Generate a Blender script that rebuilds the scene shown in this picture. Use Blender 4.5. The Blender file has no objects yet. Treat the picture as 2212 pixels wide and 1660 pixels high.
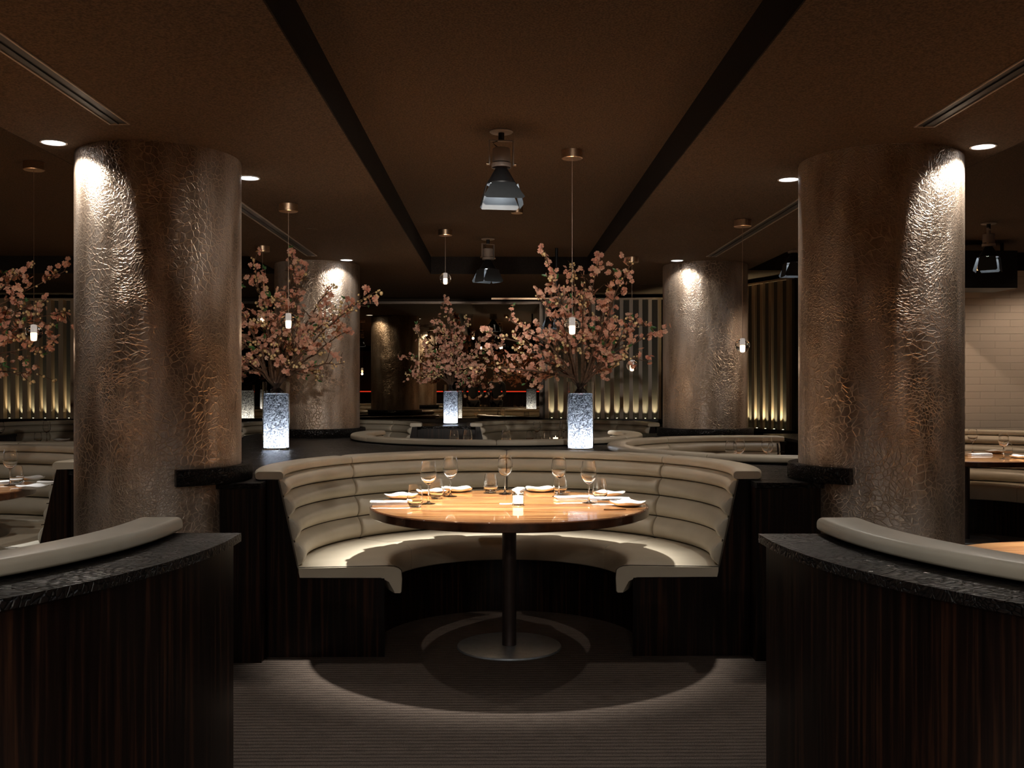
import bpy, math, random
from math import sin, cos, pi, sqrt, acos, atan2, radians
from mathutils import Vector, Matrix
from mathutils.geometry import delaunay_2d_cdt

S = bpy.context.scene
COL = S.collection
# ------------------------------------------------------------------ camera
FPX = 2150.0
CAMH = 1.355
YAW = math.atan(28 / FPX)
cd = bpy.data.cameras.new('camera')
cam = bpy.data.objects.new('camera', cd)
COL.objects.link(cam)
cam.location = (0, 0, CAMH)
cam.rotation_euler = (pi / 2, 0, -YAW)
cd.sensor_width = 36.0
cd.lens = FPX / 2212 * 36.0
cd.shift_y = 4 / 2212
cd.clip_start = 0.02
S.camera = cam
# ------------------------------------------------------------------ world, exposure
w = bpy.data.worlds.new('world'); S.world = w; w.use_nodes = True
w.node_tree.nodes['Background'].inputs[0].default_value = (0.30, 0.22, 0.16, 1)
w.node_tree.nodes['Background'].inputs[1].default_value = 0.02
S.view_settings.view_transform = 'Standard'
S.view_settings.look = 'None'
S.view_settings.exposure = 0.22
S.view_settings.gamma = 1.0
S.view_settings.use_curve_mapping = False
cy = S.cycles
cy.use_denoising = True
cy.max_bounces = 9; cy.diffuse_bounces = 4; cy.glossy_bounces = 5
cy.transmission_bounces = 9; cy.transparent_max_bounces = 12
cy.sample_clamp_indirect = 30.0
cy.caustics_reflective = False; cy.caustics_refractive = False
cy.use_light_tree = True
cy.adaptive_threshold = 0.015

# light levels (watts)
L_DOWN = 74; L_SPOT = 900; L_SPOT_FAR = 330; L_SLAT = 1.5; L_VASE = 2.5; L_FILL = 130; L_ACCENT = 200
COOL = (0.93, 0.97, 1.0); WARM = (1.0, 0.80, 0.60); NEUT = (1.0, 0.91, 0.80)


def light(name, kind, loc, power, color=(1, 1, 1), aim=None, size=None, blend=0.5, rad=0.02, parent=None):
    d = bpy.data.lights.new(name, kind)
    d.energy = power; d.color = color
    if kind != 'AREA':
        d.shadow_soft_size = rad
    if kind == 'SPOT':
        d.spot_size = radians(size); d.spot_blend = blend
    if kind == 'AREA':
        d.shape = 'RECTANGLE'; d.size = size[0]; d.size_y = size[1]
    o = bpy.data.objects.new(name, d); COL.objects.link(o)
    o.location = loc
    if aim is not None:
        o.rotation_euler = (Vector(aim) - Vector(loc)).to_track_quat('-Z', 'Y').to_euler()
    if parent:
        o.parent = parent
    return o


def from_photo(px, v, dz=None, dist=None):
    """a point of the photo at a known depth below eye level (dz) or distance -> room coordinates"""
    if dist is None:
        dist = dz * FPX / (v - 834.0)
    xc = (px - 1106) / FPX * dist
    return (xc * cos(YAW) + dist * sin(YAW), -xc * sin(YAW) + dist * cos(YAW), CAMH - (v - 834.0) * dist / FPX)


# ------------------------------------------------------------------ materials
def mat(name):
    m = bpy.data.materials.new(name); m.use_nodes = True
    nt = m.node_tree
    return m, nt, nt.nodes['Principled BSDF']


def N(nt, kind, **kw):
    n = nt.nodes.new(kind)
    for k, v in kw.items():
        if k in n.inputs:
            n.inputs[k].default_value = v
        else:
            setattr(n, k, v)
    return n


def ramp(nt, src, stops):
    r = nt.nodes.new('ShaderNodeValToRGB')
    e = r.color_ramp.elements
    while len(e) < len(stops):
        e.new(0.5)
    for i, (p, c) in enumerate(stops):
        e[i].position = p
        e[i].color = (c[0], c[1], c[2], 1) if isinstance(c, tuple) else (c, c, c, 1)
    nt.links.new(src, r.inputs[0])
    return r.outputs[0]


def coords(nt, scale=(1, 1, 1), world=False):
    t = nt.nodes.new('ShaderNodeTexCoord')
    mp = nt.nodes.new('ShaderNodeMapping')
    mp.inputs['Scale'].default_value = scale
    if world:
        g = nt.nodes.new('ShaderNodeNewGeometry'); nt.links.new(g.outputs['Position'], mp.inputs[0])
    else:
        nt.links.new(t.outputs['Object'], mp.inputs[0])
    return mp.outputs[0]


def bump(nt, b, h, strength=0.3, dist=0.01):
    n = nt.nodes.new('ShaderNodeBump')
    n.inputs['Strength'].default_value = strength
    n.inputs['Distance'].default_value = dist
    nt.links.new(h, n.inputs['Height'])
    nt.links.new(n.outputs[0], b.inputs['Normal'])


def plain(name, col, rough=0.5, metal=0.0, spec=0.5, coat=0.0, noise=0.0, nscale=40, bstr=0.0):
    m, nt, b = mat(name)
    b.inputs['Roughness'].default_value = rough
    b.inputs['Metallic'].default_value = metal
    b.inputs['Specular IOR Level'].default_value = spec
    b.inputs['Coat Weight'].default_value = coat
    c = coords(nt)
    n = N(nt, 'ShaderNodeTexNoise', Scale=nscale, Detail=4.0)
    nt.links.new(c, n.inputs['Vector'])
    lo = tuple(x * (1 - noise) for x in col); hi = tuple(min(1, x * (1 + noise)) for x in col)
    nt.links.new(ramp(nt, n.outputs['Fac'], [(0.3, lo), (0.7, hi)]), b.inputs['Base Color'])
    if bstr:
        bump(nt, b, n.outputs['Fac'], bstr, 0.003)
    return m


def emit(name, col, strength):
    m, nt, b = mat(name)
    b.inputs['Base Color'].default_value = (col[0] * .5, col[1] * .5, col[2] * .5, 1)
    b.inputs['Emission Color'].default_value = (*col, 1)
    b.inputs['Emission Strength'].default_value = strength
    return m


def mat_column():
    m, nt, b = mat('hammered_bronze_leaf')
    c = coords(nt, (1, 1, 1), True)
    # warp
    n0 = N(nt, 'ShaderNodeTexNoise', Scale=3.5, Detail=3.0); nt.links.new(c, n0.inputs['Vector'])
    mx = N(nt, 'ShaderNodeMixRGB', blend_type='LINEAR_LIGHT'); mx.inputs[0].default_value = 0.10
    nt.links.new(c, mx.inputs[1]); nt.links.new(n0.outputs['Color'], mx.inputs[2])
    v = N(nt, 'ShaderNodeTexVoronoi', feature='DISTANCE_TO_EDGE', Scale=32.0); nt.links.new(mx.outputs[0], v.inputs['Vector'])
    crack = ramp(nt, v.outputs['Distance'], [(0.0, 1.0), (0.10, 0.0)])
    v2 = N(nt, 'ShaderNodeTexVoronoi', feature='DISTANCE_TO_EDGE', Scale=60.0); nt.links.new(mx.outputs[0], v2.inputs['Vector'])
    crack2 = ramp(nt, v2.outputs['Distance'], [(0.0, 1.0), (0.14, 0.0)])
    msk = N(nt, 'ShaderNodeTexNoise', Scale=2.6, Detail=4.0); nt.links.new(c, msk.inputs['Vector'])
    mk = ramp(nt, msk.outputs['Fac'], [(0.42, 0.12), (0.60, 1.0)])
    mk2 = ramp(nt, msk.outputs['Fac'], [(0.38, 1.0), (0.56, 0.15)])
    a = N(nt, 'ShaderNodeMath', operation='MULTIPLY'); nt.links.new(crack, a.inputs[0]); nt.links.new(mk, a.inputs[1])
    a2 = N(nt, 'ShaderNodeMath', operation='MULTIPLY'); nt.links.new(crack2, a2.inputs[0]); nt.links.new(mk2, a2.inputs[1])
    h = N(nt, 'ShaderNodeMath', operation='MAXIMUM'); nt.links.new(a.outputs[0], h.inputs[0]); nt.links.new(a2.outputs[0], h.inputs[1])
    fn = N(nt, 'ShaderNodeTexNoise', Scale=85.0, Detail=4.0); nt.links.new(c, fn.inputs['Vector'])
    hs = N(nt, 'ShaderNodeMath', operation='MULTIPLY_ADD'); nt.links.new(fn.outputs['Fac'], hs.inputs[0]); hs.inputs[1].default_value = 1.1; nt.links.new(h.outputs[0], hs.inputs[2])
    # brushed vertical patches
    cs = coords(nt, (5, 5, 1.1), True)
    st = N(nt, 'ShaderNodeTexNoise', Scale=1.6, Detail=4.0); nt.links.new(cs, st.inputs['Vector'])
    base = ramp(nt, st.outputs['Fac'], [(0.30, (0.21, 0.155, 0.115)), (0.48, (0.37, 0.295, 0.24)), (0.66, (0.58, 0.51, 0.46))])
    mm = N(nt, 'ShaderNodeMixRGB'); nt.links.new(base, mm.inputs[1]); mm.inputs[2].default_value = (0.75, 0.58, 0.43, 1)
    hh = N(nt, 'ShaderNodeMath', operation='MULTIPLY'); nt.links.new(h.outputs[0], hh.inputs[0]); hh.inputs[1].default_value = 0.75
    nt.links.new(hh.outputs[0], mm.inputs[0]); nt.links.new(mm.outputs[0], b.inputs['Base Color'])
    b.inputs['Metallic'].default_value = 0.72
    nt.links.new(ramp(nt, st.outputs['Fac'], [(0.3, 0.32), (0.7, 0.46)]), b.inputs['Roughness'])
    bump(nt, b, hs.outputs[0], 0.5, 0.004)
    return m


def mat_wood_dark():
    m, nt, b = mat('dark_macassar_wood')
    c = coords(nt, (30, 30, 0.7), True)
    n = N(nt, 'ShaderNodeTexNoise', Scale=2.0, Detail=6.0, Roughness=0.6); nt.links.new(c, n.inputs['Vector'])
    nt.links.new(ramp(nt, n.outputs['Fac'], [(0.36, (0.003, 0.0015, 0.0013)), (0.52, (0.009, 0.0042, 0.0032)), (0.70, (0.045, 0.018, 0.009))]), b.inputs['Base Color'])
    b.inputs['Roughness'].default_value = 0.33
    b.inputs['Specular IOR Level'].default_value = 0.2
    return m


def mat_wood_table():
    m, nt, b = mat('honey_zebrano_wood')
    c = coords(nt, (1.1, 34, 34))
    n = N(nt, 'ShaderNodeTexNoise', Scale=1.7, Detail=6.0, Roughness=0.62); nt.links.new(c, n.inputs['Vector'])
    nt.links.new(ramp(nt, n.outputs['Fac'], [(0.34, (0.13, 0.042, 0.012)), (0.46, (0.30, 0.115, 0.035)), (0.56, (0.48, 0.23, 0.08)), (0.70, (0.60, 0.34, 0.14))]), b.inputs['Base Color'])
    b.inputs['Roughness'].default_value = 0.28
    b.inputs['Coat Weight'].default_value = 1.0
    b.inputs['Coat Roughness'].default_value = 0.03
    return m


def mat_croc():
    m, nt, b = mat('embossed_reptile_leather')
    c = coords(nt, (0.55, 1.25, 1), True)
    n = N(nt, 'ShaderNodeTexNoise', Scale=5.0, Detail=2.0); nt.links.new(c, n.inputs['Vector'])
    mx = N(nt, 'ShaderNodeMixRGB', blend_type='LINEAR_LIGHT'); mx.inputs[0].default_value = 0.09
    nt.links.new(c, mx.inputs[1]); nt.links.new(n.outputs['Color'], mx.inputs[2])
    v = N(nt, 'ShaderNodeTexVoronoi', feature='DISTANCE_TO_EDGE', Scale=62.0); nt.links.new(mx.outputs[0], v.inputs['Vector'])
    h = ramp(nt, v.outputs['Distance'], [(0.0, 0.0), (0.16, 0.8), (0.5, 1.0)])
    nt.links.new(ramp(nt, v.outputs['Distance'], [(0.0, (0.002, 0.0018, 0.0018)), (0.2, (0.012, 0.0088, 0.0080))]), b.inputs['Base Color'])
    b.inputs['Roughness'].default_value = 0.33
    b.inputs['Specular IOR Level'].default_value = 0.22
    bump(nt, b, h, 1.0, 0.004)
    return m


def mat_carpet():
    m, nt, b = mat('ribbed_taupe_carpet')
    c = coords(nt, (1, 1, 1), True)
    n = N(nt, 'ShaderNodeTexNoise', Scale=260.0, Detail=2.0); nt.links.new(c, n.inputs['Vector'])
    wv = N(nt, 'ShaderNodeTexWave', wave_type='BANDS', bands_direction='Y', Scale=9.0, Distortion=0.4); wv.inputs['Detail Scale'].default_value = 20
    nt.links.new(c, wv.inputs['Vector'])
    cd_ = coords(nt, (14, 80, 1), True)
    n2 = N(nt, 'ShaderNodeTexNoise', Scale=1.0, Detail=3.0); nt.links.new(cd_, n2.inputs['Vector'])
    c1 = ramp(nt, n.outputs['Fac'], [(0.35, (0.08, 0.06, 0.05)), (0.65, (0.185, 0.146, 0.120))])
    c2 = ramp(nt, wv.outputs['Fac'], [(0.05, 0.42), (0.28, 1.0)])
    c3 = ramp(nt, n2.outputs['Fac'], [(0.38, 0.75), (0.55, 1.0)])
    m1 = N(nt, 'ShaderNodeMixRGB', blend_type='MULTIPLY'); m1.inputs[0].default_value = 1; nt.links.new(c1, m1.inputs[1]); nt.links.new(c2, m1.inputs[2])
    m2 = N(nt, 'ShaderNodeMixRGB', blend_type='MULTIPLY'); m2.inputs[0].default_value = 1; nt.links.new(m1.outputs[0], m2.inputs[1]); nt.links.new(c3, m2.inputs[2])
    nt.links.new(m2.outputs[0], b.inputs['Base Color'])
    b.inputs['Roughness'].default_value = 0.95; b.inputs['Specular IOR Level'].default_value = 0.1
    bump(nt, b, n.outputs['Fac'], 0.5, 0.004)
    return m


def mat_ceiling(name, lo, hi):
    m, nt, b = mat(name)
    c = coords(nt, (1, 1, 1), True)
    n = N(nt, 'ShaderNodeTexNoise', Scale=120.0, Detail=3.0); nt.links.new(c, n.inputs['Vector'])
    nt.links.new(ramp(nt, n.outputs['Fac'], [(0.35, lo), (0.65, hi)]), b.inputs['Base Color'])
    b.inputs['Roughness'].default_value = 0.9; b.inputs['Specular IOR Level'].default_value = 0.15
    bump(nt, b, n.outputs['Fac'], 0.4, 0.004)
    return m


def mat_leather():
    m, nt, b = mat('cream_leather')
    c = coords(nt)
    n = N(nt, 'ShaderNodeTexNoise', Scale=5.0, Detail=3.0); nt.links.new(c, n.inputs['Vector'])
    v = N(nt, 'ShaderNodeTexVoronoi', Scale=420.0); nt.links.new(c, v.inputs['Vector'])
    nt.links.new(ramp(nt, n.outputs['Fac'], [(0.3, (0.54, 0.475, 0.37)), (0.7, (0.63, 0.56, 0.445))]), b.inputs['Base Color'])
    b.inputs['Roughness'].default_value = 0.38
    b.inputs['Specular IOR Level'].default_value = 0.4
    s = N(nt, 'ShaderNodeMath', operation='MULTIPLY_ADD'); nt.links.new(v.outputs['Distance'], s.inputs[0]); s.inputs[1].default_value = 0.05; nt.links.new(n.outputs['Fac'], s.inputs[2])
    bump(nt, b, s.outputs[0], 0.25, 0.006)
    return m


def mat_brick():
    m, nt, b = mat('white_painted_brick')
    t = nt.nodes.new('ShaderNodeNewGeometry')
    sp = nt.nodes.new('ShaderNodeSeparateXYZ'); nt.links.new(t.outputs['Position'], sp.inputs[0])
    cb = nt.nodes.new('ShaderNodeCombineXYZ'); nt.links.new(sp.outputs[0], cb.inputs[0]); nt.links.new(sp.outputs[2], cb.inputs[1])
    br = nt.nodes.new('ShaderNodeTexBrick'); nt.links.new(cb.outputs[0], br.inputs['Vector'])
    br.inputs['Scale'].default_value = 1.0; br.inputs['Brick Width'].default_value = 0.30; br.inputs['Row Height'].default_value = 0.072
    br.inputs['Mortar Size'].default_value = 0.0035; br.inputs['Mortar Smooth'].default_value = 0.6
    br.inputs['Color1'].default_value = (0.60, 0.52, 0.45, 1); br.inputs['Color2'].default_value = (0.56, 0.49, 0.42, 1); br.inputs['Mortar'].default_value = (0.47, 0.405, 0.345, 1)
    nt.links.new(br.outputs['Color'], b.inputs['Base Color'])
    b.inputs['Roughness'].default_value = 0.7
    iv = N(nt, 'ShaderNodeMath', operation='SUBTRACT'); iv.inputs[0].default_value = 1.0; nt.links.new(br.outputs['Fac'], iv.inputs[1])
    bump(nt, b, iv.outputs[0], 0.6, 0.006)
    return m


def mat_glass(name, tint=(1, 1, 1), rough=0.0, ior=1.45):
    m, nt, b = mat(name)
    b.inputs['Base Color'].default_value = (*tint, 1)
    b.inputs['Roughness'].default_value = rough
    b.inputs['Transmission Weight'].default_value = 1.0
    b.inputs['IOR'].default_value = ior
    # streaks left by polishing
    n = N(nt, 'ShaderNodeTexNoise', Scale=9.0); nt.links.new(coords(nt), n.inputs['Vector'])
    nt.links.new(ramp(nt, n.outputs['Fac'], [(0.4, rough), (0.8, rough + 0.02)]), b.inputs['Roughness'])
    return m


def mat_crystal():
    m = bpy.data.materials.new('crystal_gel_fill'); m.use_nodes = True
    nt = m.node_tree; b = nt.nodes['Principled BSDF']
    c = coords(nt)
    v = N(nt, 'ShaderNodeTexVoronoi', Scale=120.0); nt.links.new(c, v.inputs['Vector'])
    v2 = N(nt, 'ShaderNodeTexVoronoi', Scale=60.0); nt.links.new(c, v2.inputs['Vector'])
    s = N(nt, 'ShaderNodeSeparateColor'); nt.links.new(v.outputs['Color'], s.inputs[0])
    col = ramp(nt, s.outputs[0], [(0.1, (0.10, 0.105, 0.12)), (0.5, (0.38, 0.40, 0.45)), (0.9, (0.85, 0.88, 0.92))])
    tr = N(nt, 'ShaderNodeBsdfTranslucent'); nt.links.new(col, tr.inputs['Color'])
    nt.links.new(col, b.inputs['Base Color']); b.inputs['Roughness'].default_value = 0.12
    mx = nt.nodes.new('ShaderNodeMixShader'); mx.inputs[0].default_value = 0.72
    nt.links.new(b.outputs[0], mx.inputs[1]); nt.links.new(tr.outputs[0], mx.inputs[2])
    nt.links.new(mx.outputs[0], nt.nodes['Material Output'].inputs[0])
    bump(nt, b, v2.outputs['Distance'], 1.0, 0.01)
    return m


def mat_blossom():
    m, nt, b = mat('peach_pink_petals')
    c = coords(nt)
    n = N(nt, 'ShaderNodeTexNoise', Scale=14.0, Detail=3.0); nt.links.new(c, n.inputs['Vector'])
    nt.links.new(ramp(nt, n.outputs['Fac'], [(0.30, (0.78, 0.36, 0.27)), (0.5, (0.92, 0.56, 0.42)), (0.7, (0.96, 0.74, 0.56))]), b.inputs['Base Color'])
    b.inputs['Roughness'].default_value = 0.6
    tr = N(nt, 'ShaderNodeBsdfTranslucent'); tr.inputs['Color'].default_value = (0.9, 0.5, 0.36, 1)
    mx = nt.nodes.new('ShaderNodeMixShader'); mx.inputs[0].default_value = 0.3
    nt.links.new(b.outputs[0], mx.inputs[1]); nt.links.new(tr.outputs[0], mx.inputs[2])
    nt.links.new(mx.outputs[0], nt.nodes['Material Output'].inputs[0])
    return m


def mat_slat():
    m, nt, b = mat('tan_lacquered_slat')
    c = coords(nt, (20, 20, 1))
    n = N(nt, 'ShaderNodeTexNoise', Scale=2.0, Detail=4.0); nt.links.new(c, n.inputs['Vector'])
    nt.links.new(ramp(nt, n.outputs['Fac'], [(0.3, (0.34, 0.25, 0.165)), (0.7, (0.44, 0.33, 0.22))]), b.inputs['Base Color'])
    b.inputs['Roughness'].default_value = 0.35
    return m


M = dict(
    column=mat_column(), wood=mat_wood_dark(), table=mat_wood_table(), croc=mat_croc(), carpet=mat_carpet(),
    ceil=mat_ceiling('dark_brown_textured_ceiling', (0.052, 0.037, 0.025), (0.106, 0.076, 0.054)),
    black=mat_ceiling('black_upstand', (0.008, 0.006, 0.005), (0.016, 0.012, 0.010)),
    wall=mat_ceiling('dark_wall_paint', (0.02, 0.014, 0.010), (0.035, 0.025, 0.018)),
    leather=mat_leather(), brick=mat_brick(),
    glass=mat_glass('clear_glass'), vglass=mat_glass('vase_glass', (0.97, 0.99, 1.0)),
    crystal=mat_crystal(), petal=mat_blossom(), slat=mat_slat(),
    bud=plain('yellow_cream_buds', (0.78, 0.58, 0.30), 0.6, noise=0.15),
    bark=plain('dark_brown_bark', (0.10, 0.055, 0.032), 0.8, noise=0.5, nscale=60, bstr=0.6),
    leaf=plain('green_leaf', (0.05, 0.15, 0.04), 0.4, noise=0.3),
    brass=plain('brushed_bronze_metal', (0.62, 0.44, 0.30), 0.32, metal=1.0, noise=0.15, nscale=90),
    grey=plain('grey_painted_metal', (0.33, 0.28, 0.25), 0.5, metal=0.2, noise=0.05),
    dark=plain('black_metal', (0.02, 0.02, 0.022), 0.45, metal=0.5, noise=0.1),
    alu=plain('brushed_aluminium_base', (0.45, 0.50, 0.54), 0.35, metal=0.8, noise=0.1),
    pole=plain('dark_bronze_pole', (0.045, 0.03, 0.026), 0.4, metal=0.5, noise=0.1),
    china=plain('white_glazed_china', (0.82, 0.80, 0.77), 0.18, noise=0.02, coat=0.4),
    linen=plain('white_linen', (0.80, 0.76, 0.70), 0.9, noise=0.05, nscale=300, bstr=0.3),
    steel=plain('polished_steel', (0.6, 0.58, 0.55), 0.15, metal=1.0, noise=0.03),
    wax=emit('glowing_candle_wax', (1.0, 0.70, 0.45), 2.2),
    lens=emit('lit_lens', (0.92, 0.97, 1.0), 55.0),
    down=emit('lit_downlight_glass', (0.97, 0.98, 1.0), 5.0),
    bulb=emit('frosted_lamp_tube', (1.0, 0.66, 0.40), 5.0),
    led=emit('cool_led_disc', (0.85, 0.92, 1.0), 1.5),
    uplamp=emit('warm_uplight_lens', (1.0, 0.85, 0.50), 6.0),
    red=emit('red_light_strip', (1.0, 0.06, 0.03), 1.2),
    orange=emit('small_orange_indicator', (1.0, 0.5, 0.2), 2.5),
    white=plain('white_trim_ring', (0.7, 0.7, 0.7), 0.4, noise=0.02),
    backing=plain('slot_backing_panel', (0.065, 0.058, 0.043), 0.6, noise=0.1),
    rim=plain('shaded_polished_rim_wood', (0.085, 0.03, 0.011), 0.25, noise=0.45, nscale=14, coat=0.8),  # table edge: its underlit shade is put into the darker wood colour
    pipe=plain('dark_olive_piping_lines', (0.035, 0.026, 0.014), 0.6, noise=0.1),
    door=plain('satin_black_door', (0.022, 0.025, 0.028), 0.45, noise=0.1),
    holder_glow=emit('frosted_holder_glow', (1.0, 0.86, 0.76), 0.35),  # faint emission stands in for the lamp tube lighting the holder
    cord=plain('clear_pendant_cord', (0.30, 0.22, 0.17), 0.5, noise=0.05),
    chrome=plain('bronze_mirror_frame', (0.06, 0.045, 0.035), 0.3, metal=0.8, noise=0.05),
    cloth=plain('dark_clothing', (0.02, 0.018, 0.018), 0.9, noise=0.2),
    skin=plain('skin', (0.50, 0.28, 0.20), 0.5, noise=0.05),
    hair=plain('dark_hair', (0.02, 0.012, 0.008), 0.5, noise=0.2),
)
mm_, nt_, b_ = mat('bronze_tinted_mirror')
n_ = N(nt_, 'ShaderNodeTexNoise', Scale=1.5); nt_.links.new(coords(nt_), n_.inputs['Vector'])
nt_.links.new(ramp(nt_, n_.outputs['Fac'], [(0.3, (0.40, 0.32, 0.215)), (0.7, (0.43, 0.345, 0.235))]), b_.inputs['Base Color'])
b_.inputs['Metallic'].default_value = 1.0; b_.inputs['Roughness'].default_value = 0.0
M['mirror'] = mm_


# ------------------------------------------------------------------ mesh helpers
class MB:
    def __init__(s):
        s.v = []; s.f = []

    def add(s, vs, fs):
        o = len(s.v); s.v += [tuple(x) for x in vs]; s.f += [tuple(i + o for i in f) for f in fs]
        return s

    def box(s, x0, x1, y0, y1, z0, z1):
        return s.add([(x0, y0, z0), (x1, y0, z0), (x1, y1, z0), (x0, y1, z0), (x0, y0, z1), (x1, y0, z1), (x1, y1, z1), (x0, y1, z1)],
                     [(0, 3, 2, 1), (4, 5, 6, 7), (0, 1, 5, 4), (1, 2, 6, 5), (2, 3, 7, 6), (3, 0, 4, 7)])

    def lathe(s, prof, n=32, closed=False, c=(0, 0, 0), a0=0.0, a1=2 * pi):
        full = abs(a1 - a0 - 2 * pi) < 1e-6
        m = len(prof); k = n if full else n + 1
        vs = []
        for i in range(k):
            a = a0 + (a1 - a0) * i / n
            for r, z in prof:
                vs.append((c[0] + r * cos(a), c[1] + r * sin(a), c[2] + z))
        fs = []
        for i in range(n):
            j = (i + 1) % k
            for q in range(m if closed else m - 1):
                q2 = (q + 1) % m
                fs.append((i * m + q, j * m + q, j * m + q2, i * m + q2))
        if not full and closed:
            fs.append(tuple(range(m))[::-1]); fs.append(tuple((k - 1) * m + q for q in range(m)))
        return s.add(vs, fs)

    def tube(s, pts, rad, n=6, cap=True):
        pts = [Vector(p) for p in pts]
        rads = rad if isinstance(rad, (list, tuple)) else [rad] * len(pts)
        vs = []; m = len(pts)
        up = Vector((0.31, 0.17, 0.93))
        for i, p in enumerate(pts):
            d = (pts[min(i + 1, m - 1)] - pts[max(i - 1, 0)])
            if d.length < 1e-9: d = Vector((0, 0, 1))
            d.normalize()
            u = d.cross(up)
            if u.length < 1e-3: u = d.cross(Vector((1, 0, 0)))
            u.normalize(); v = d.cross(u)
            for k in range(n):
                a = 2 * pi * k / n
                vs.append(p + (u * cos(a) + v * sin(a)) * rads[i])
        fs = []
        for i in range(m - 1):
            for k in range(n):
                k2 = (k + 1) % n
                fs.append((i * n + k, i * n + k2, (i + 1) * n + k2, (i + 1) * n + k))
        if cap:
            fs.append(tuple(range(n))[::-1]); fs.append(tuple((m - 1) * n + k for k in range(n)))
        return s.add(vs, fs)

    def build(s, name, material, parent=None, loc=None, smooth=True, angle=40, rot=None, recalc=True):
        me = bpy.data.meshes.new(name)
        me.from_pydata(s.v, [], s.f)
        me.validate(clean_customdata=False)
        import bmesh
        bm = bmesh.new(); bm.from_mesh(me)
        if recalc: bmesh.ops.recalc_face_normals(bm, faces=bm.faces)
        if smooth:
            ca = radians(angle)
            for e in bm.edges:
                if len(e.link_faces) == 2 and e.calc_face_angle(0) > ca:
                    e.smooth = False
            for f in bm.faces: f.smooth = True
        bm.to_mesh(me); bm.free()
        me.materials.append(material)
        o = bpy.data.objects.new(name, me); COL.objects.link(o)
        if parent: o.parent = parent
        if loc: o.location = loc
        if rot: o.rotation_euler = rot
        return o


def empty(name, loc=(0, 0, 0), rz=0.0):
    o = bpy.data.objects.new(name, None); COL.objects.link(o)
    o.location = loc; o.rotation_euler = (0, 0, rz); o.empty_display_size = 0.05
    return o


def tag(o, label, cat, group=None, kind=None):
    o['label'] = label; o['category'] = cat
    if group: o['group'] = group
    if kind: o['kind'] = kind
    return o


def struct(o, label=None):
    o['kind'] = 'structure'
    if label: o['label'] = label
    return o


def copy_tree(o, parent=None):
    c = o.copy(); COL.objects.link(c)
    if parent: c.parent = parent
    for ch in [x for x in bpy.data.objects if x.parent == o]:
        copy_tree(ch, c)
    return c


def inside(p, poly):
    x, y = p; r = False; n = len(poly); j = n - 1
    for i in range(n):
        xi, yi = poly[i]; xj, yj = poly[j]
        if (yi > y) != (yj > y) and x < (xj - xi) * (y - yi) / (yj - yi) + xi:
            r = not r
        j = i
    return r


def slab(outline, holes, z0, z1):
    """flat slab with the outline minus the holes"""
    pts = []; edges = []
    for loop in [outline] + holes:
        k = len(pts)
        pts += [Vector(p) for p in loop]
        edges += [(k + i, k + (i + 1) % len(loop)) for i in range(len(loop))]
    vo, eo, fo, *_ = delaunay_2d_cdt(pts, edges, [], 0, 1e-5)
    keep = []
    for f in fo:
        c = (sum(vo[i][0] for i in f) / len(f), sum(vo[i][1] for i in f) / len(f))
        if inside(c, outline) and not any(inside(c, h) for h in holes):
            keep.append(tuple(f))
    n = len(vo); cnt = {}
    for f in keep:
        for i in range(len(f)):
            e = (f[i], f[(i + 1) % len(f)])
            cnt[tuple(sorted(e))] = cnt.get(tuple(sorted(e)), 0) + 1
    mb = MB()
    fs = [tuple(i + n for i in f) for f in keep] + [tuple(reversed(f)) for f in keep]
    for (a, b), k in cnt.items():
        if k == 1: fs.append((a, b, b + n, a + n))
    allv = [(p[0], p[1], z0) for p in vo] + [(p[0], p[1], z1) for p in vo]
    use = sorted({i for f in fs for i in f}); mp = {a: b for b, a in enumerate(use)}
    mb.add([allv[i] for i in use], [tuple(mp[i] for i in f) for f in fs])
    return mb


def circle(cx, cy_, r, n=48):
    return [(cx + r * cos(2 * pi * i / n), cy_ + r * sin(2 * pi * i / n)) for i in range(n)]


# ------------------------------------------------------------------ the room
CH = CAMH + 1.15      # lower ceiling
CU = CAMH + 1.33      # ceiling inside the coffers
X0, X1, Y0, Y1 = -9.0, 8.0, -12.0, 13.15
struct(MB().box(X0, X1, Y0, Y1, -0.1, 0.0).build('floor', M['carpet']))
coffers = [(-0.705, 0.915, -7.0, 10.25), (-6.0, -2.215, -7.0, 10.25), (2.465, 6.0, -7.0, 9.86)]
rects = [[(a, c), (b, c), (b, d), (a, d)] for a, b, c, d in coffers]
struct(slab([(X0, Y0), (X1, Y0), (X1, Y1), (X0, Y1)], rects, CH, CU + 0.1).build('ceiling', M['ceil'], smooth=False))
for i, (a, b, c, d) in enumerate(coffers):
    struct(MB().box(a - 0.0, b + 0.0, c, d, CU, CU + 0.1).build('ceiling_coffer', M['ceil'], smooth=False))
    t = MB()
    e = 0.006
    t.box(a, a + e, c, d, CH + 0.001, CU); t.box(b - e, b, c, d, CH + 0.001, CU)
    t.box(a + e, b - e, d - e, d, CH + 0.001, CU); t.box(a + e, b - e, c, c + e, CH + 0.001, CU)
    struct(t.build('trim_%d' % (i + 1), M['black'], smooth=False))  # thin near-black facing on the coffer sides, darker than the ceiling
struct(MB().box(X0, X1, Y1, Y1 + 0.1, 0, CU).build('wall_back', M['wall']))
struct(MB().box(X0 - 0.1, X0, Y0, Y1, 0, CU).build('wall_left', M['wall']))
struct(MB().box(X1, X1 + 0.1, Y0, Y1, 0, CU).build('wall_right', M['wall']))
struct(MB().box(X0, X1, Y0 - 0.1, Y0, 0, CU).build('wall_behind', M['wall']))
struct(MB().box(3.02, X1, 9.87, 9.97, 0, CU).build('wall_brick', M['brick'], smooth=False), 'white painted brick wall behind the right-hand booth')

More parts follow.
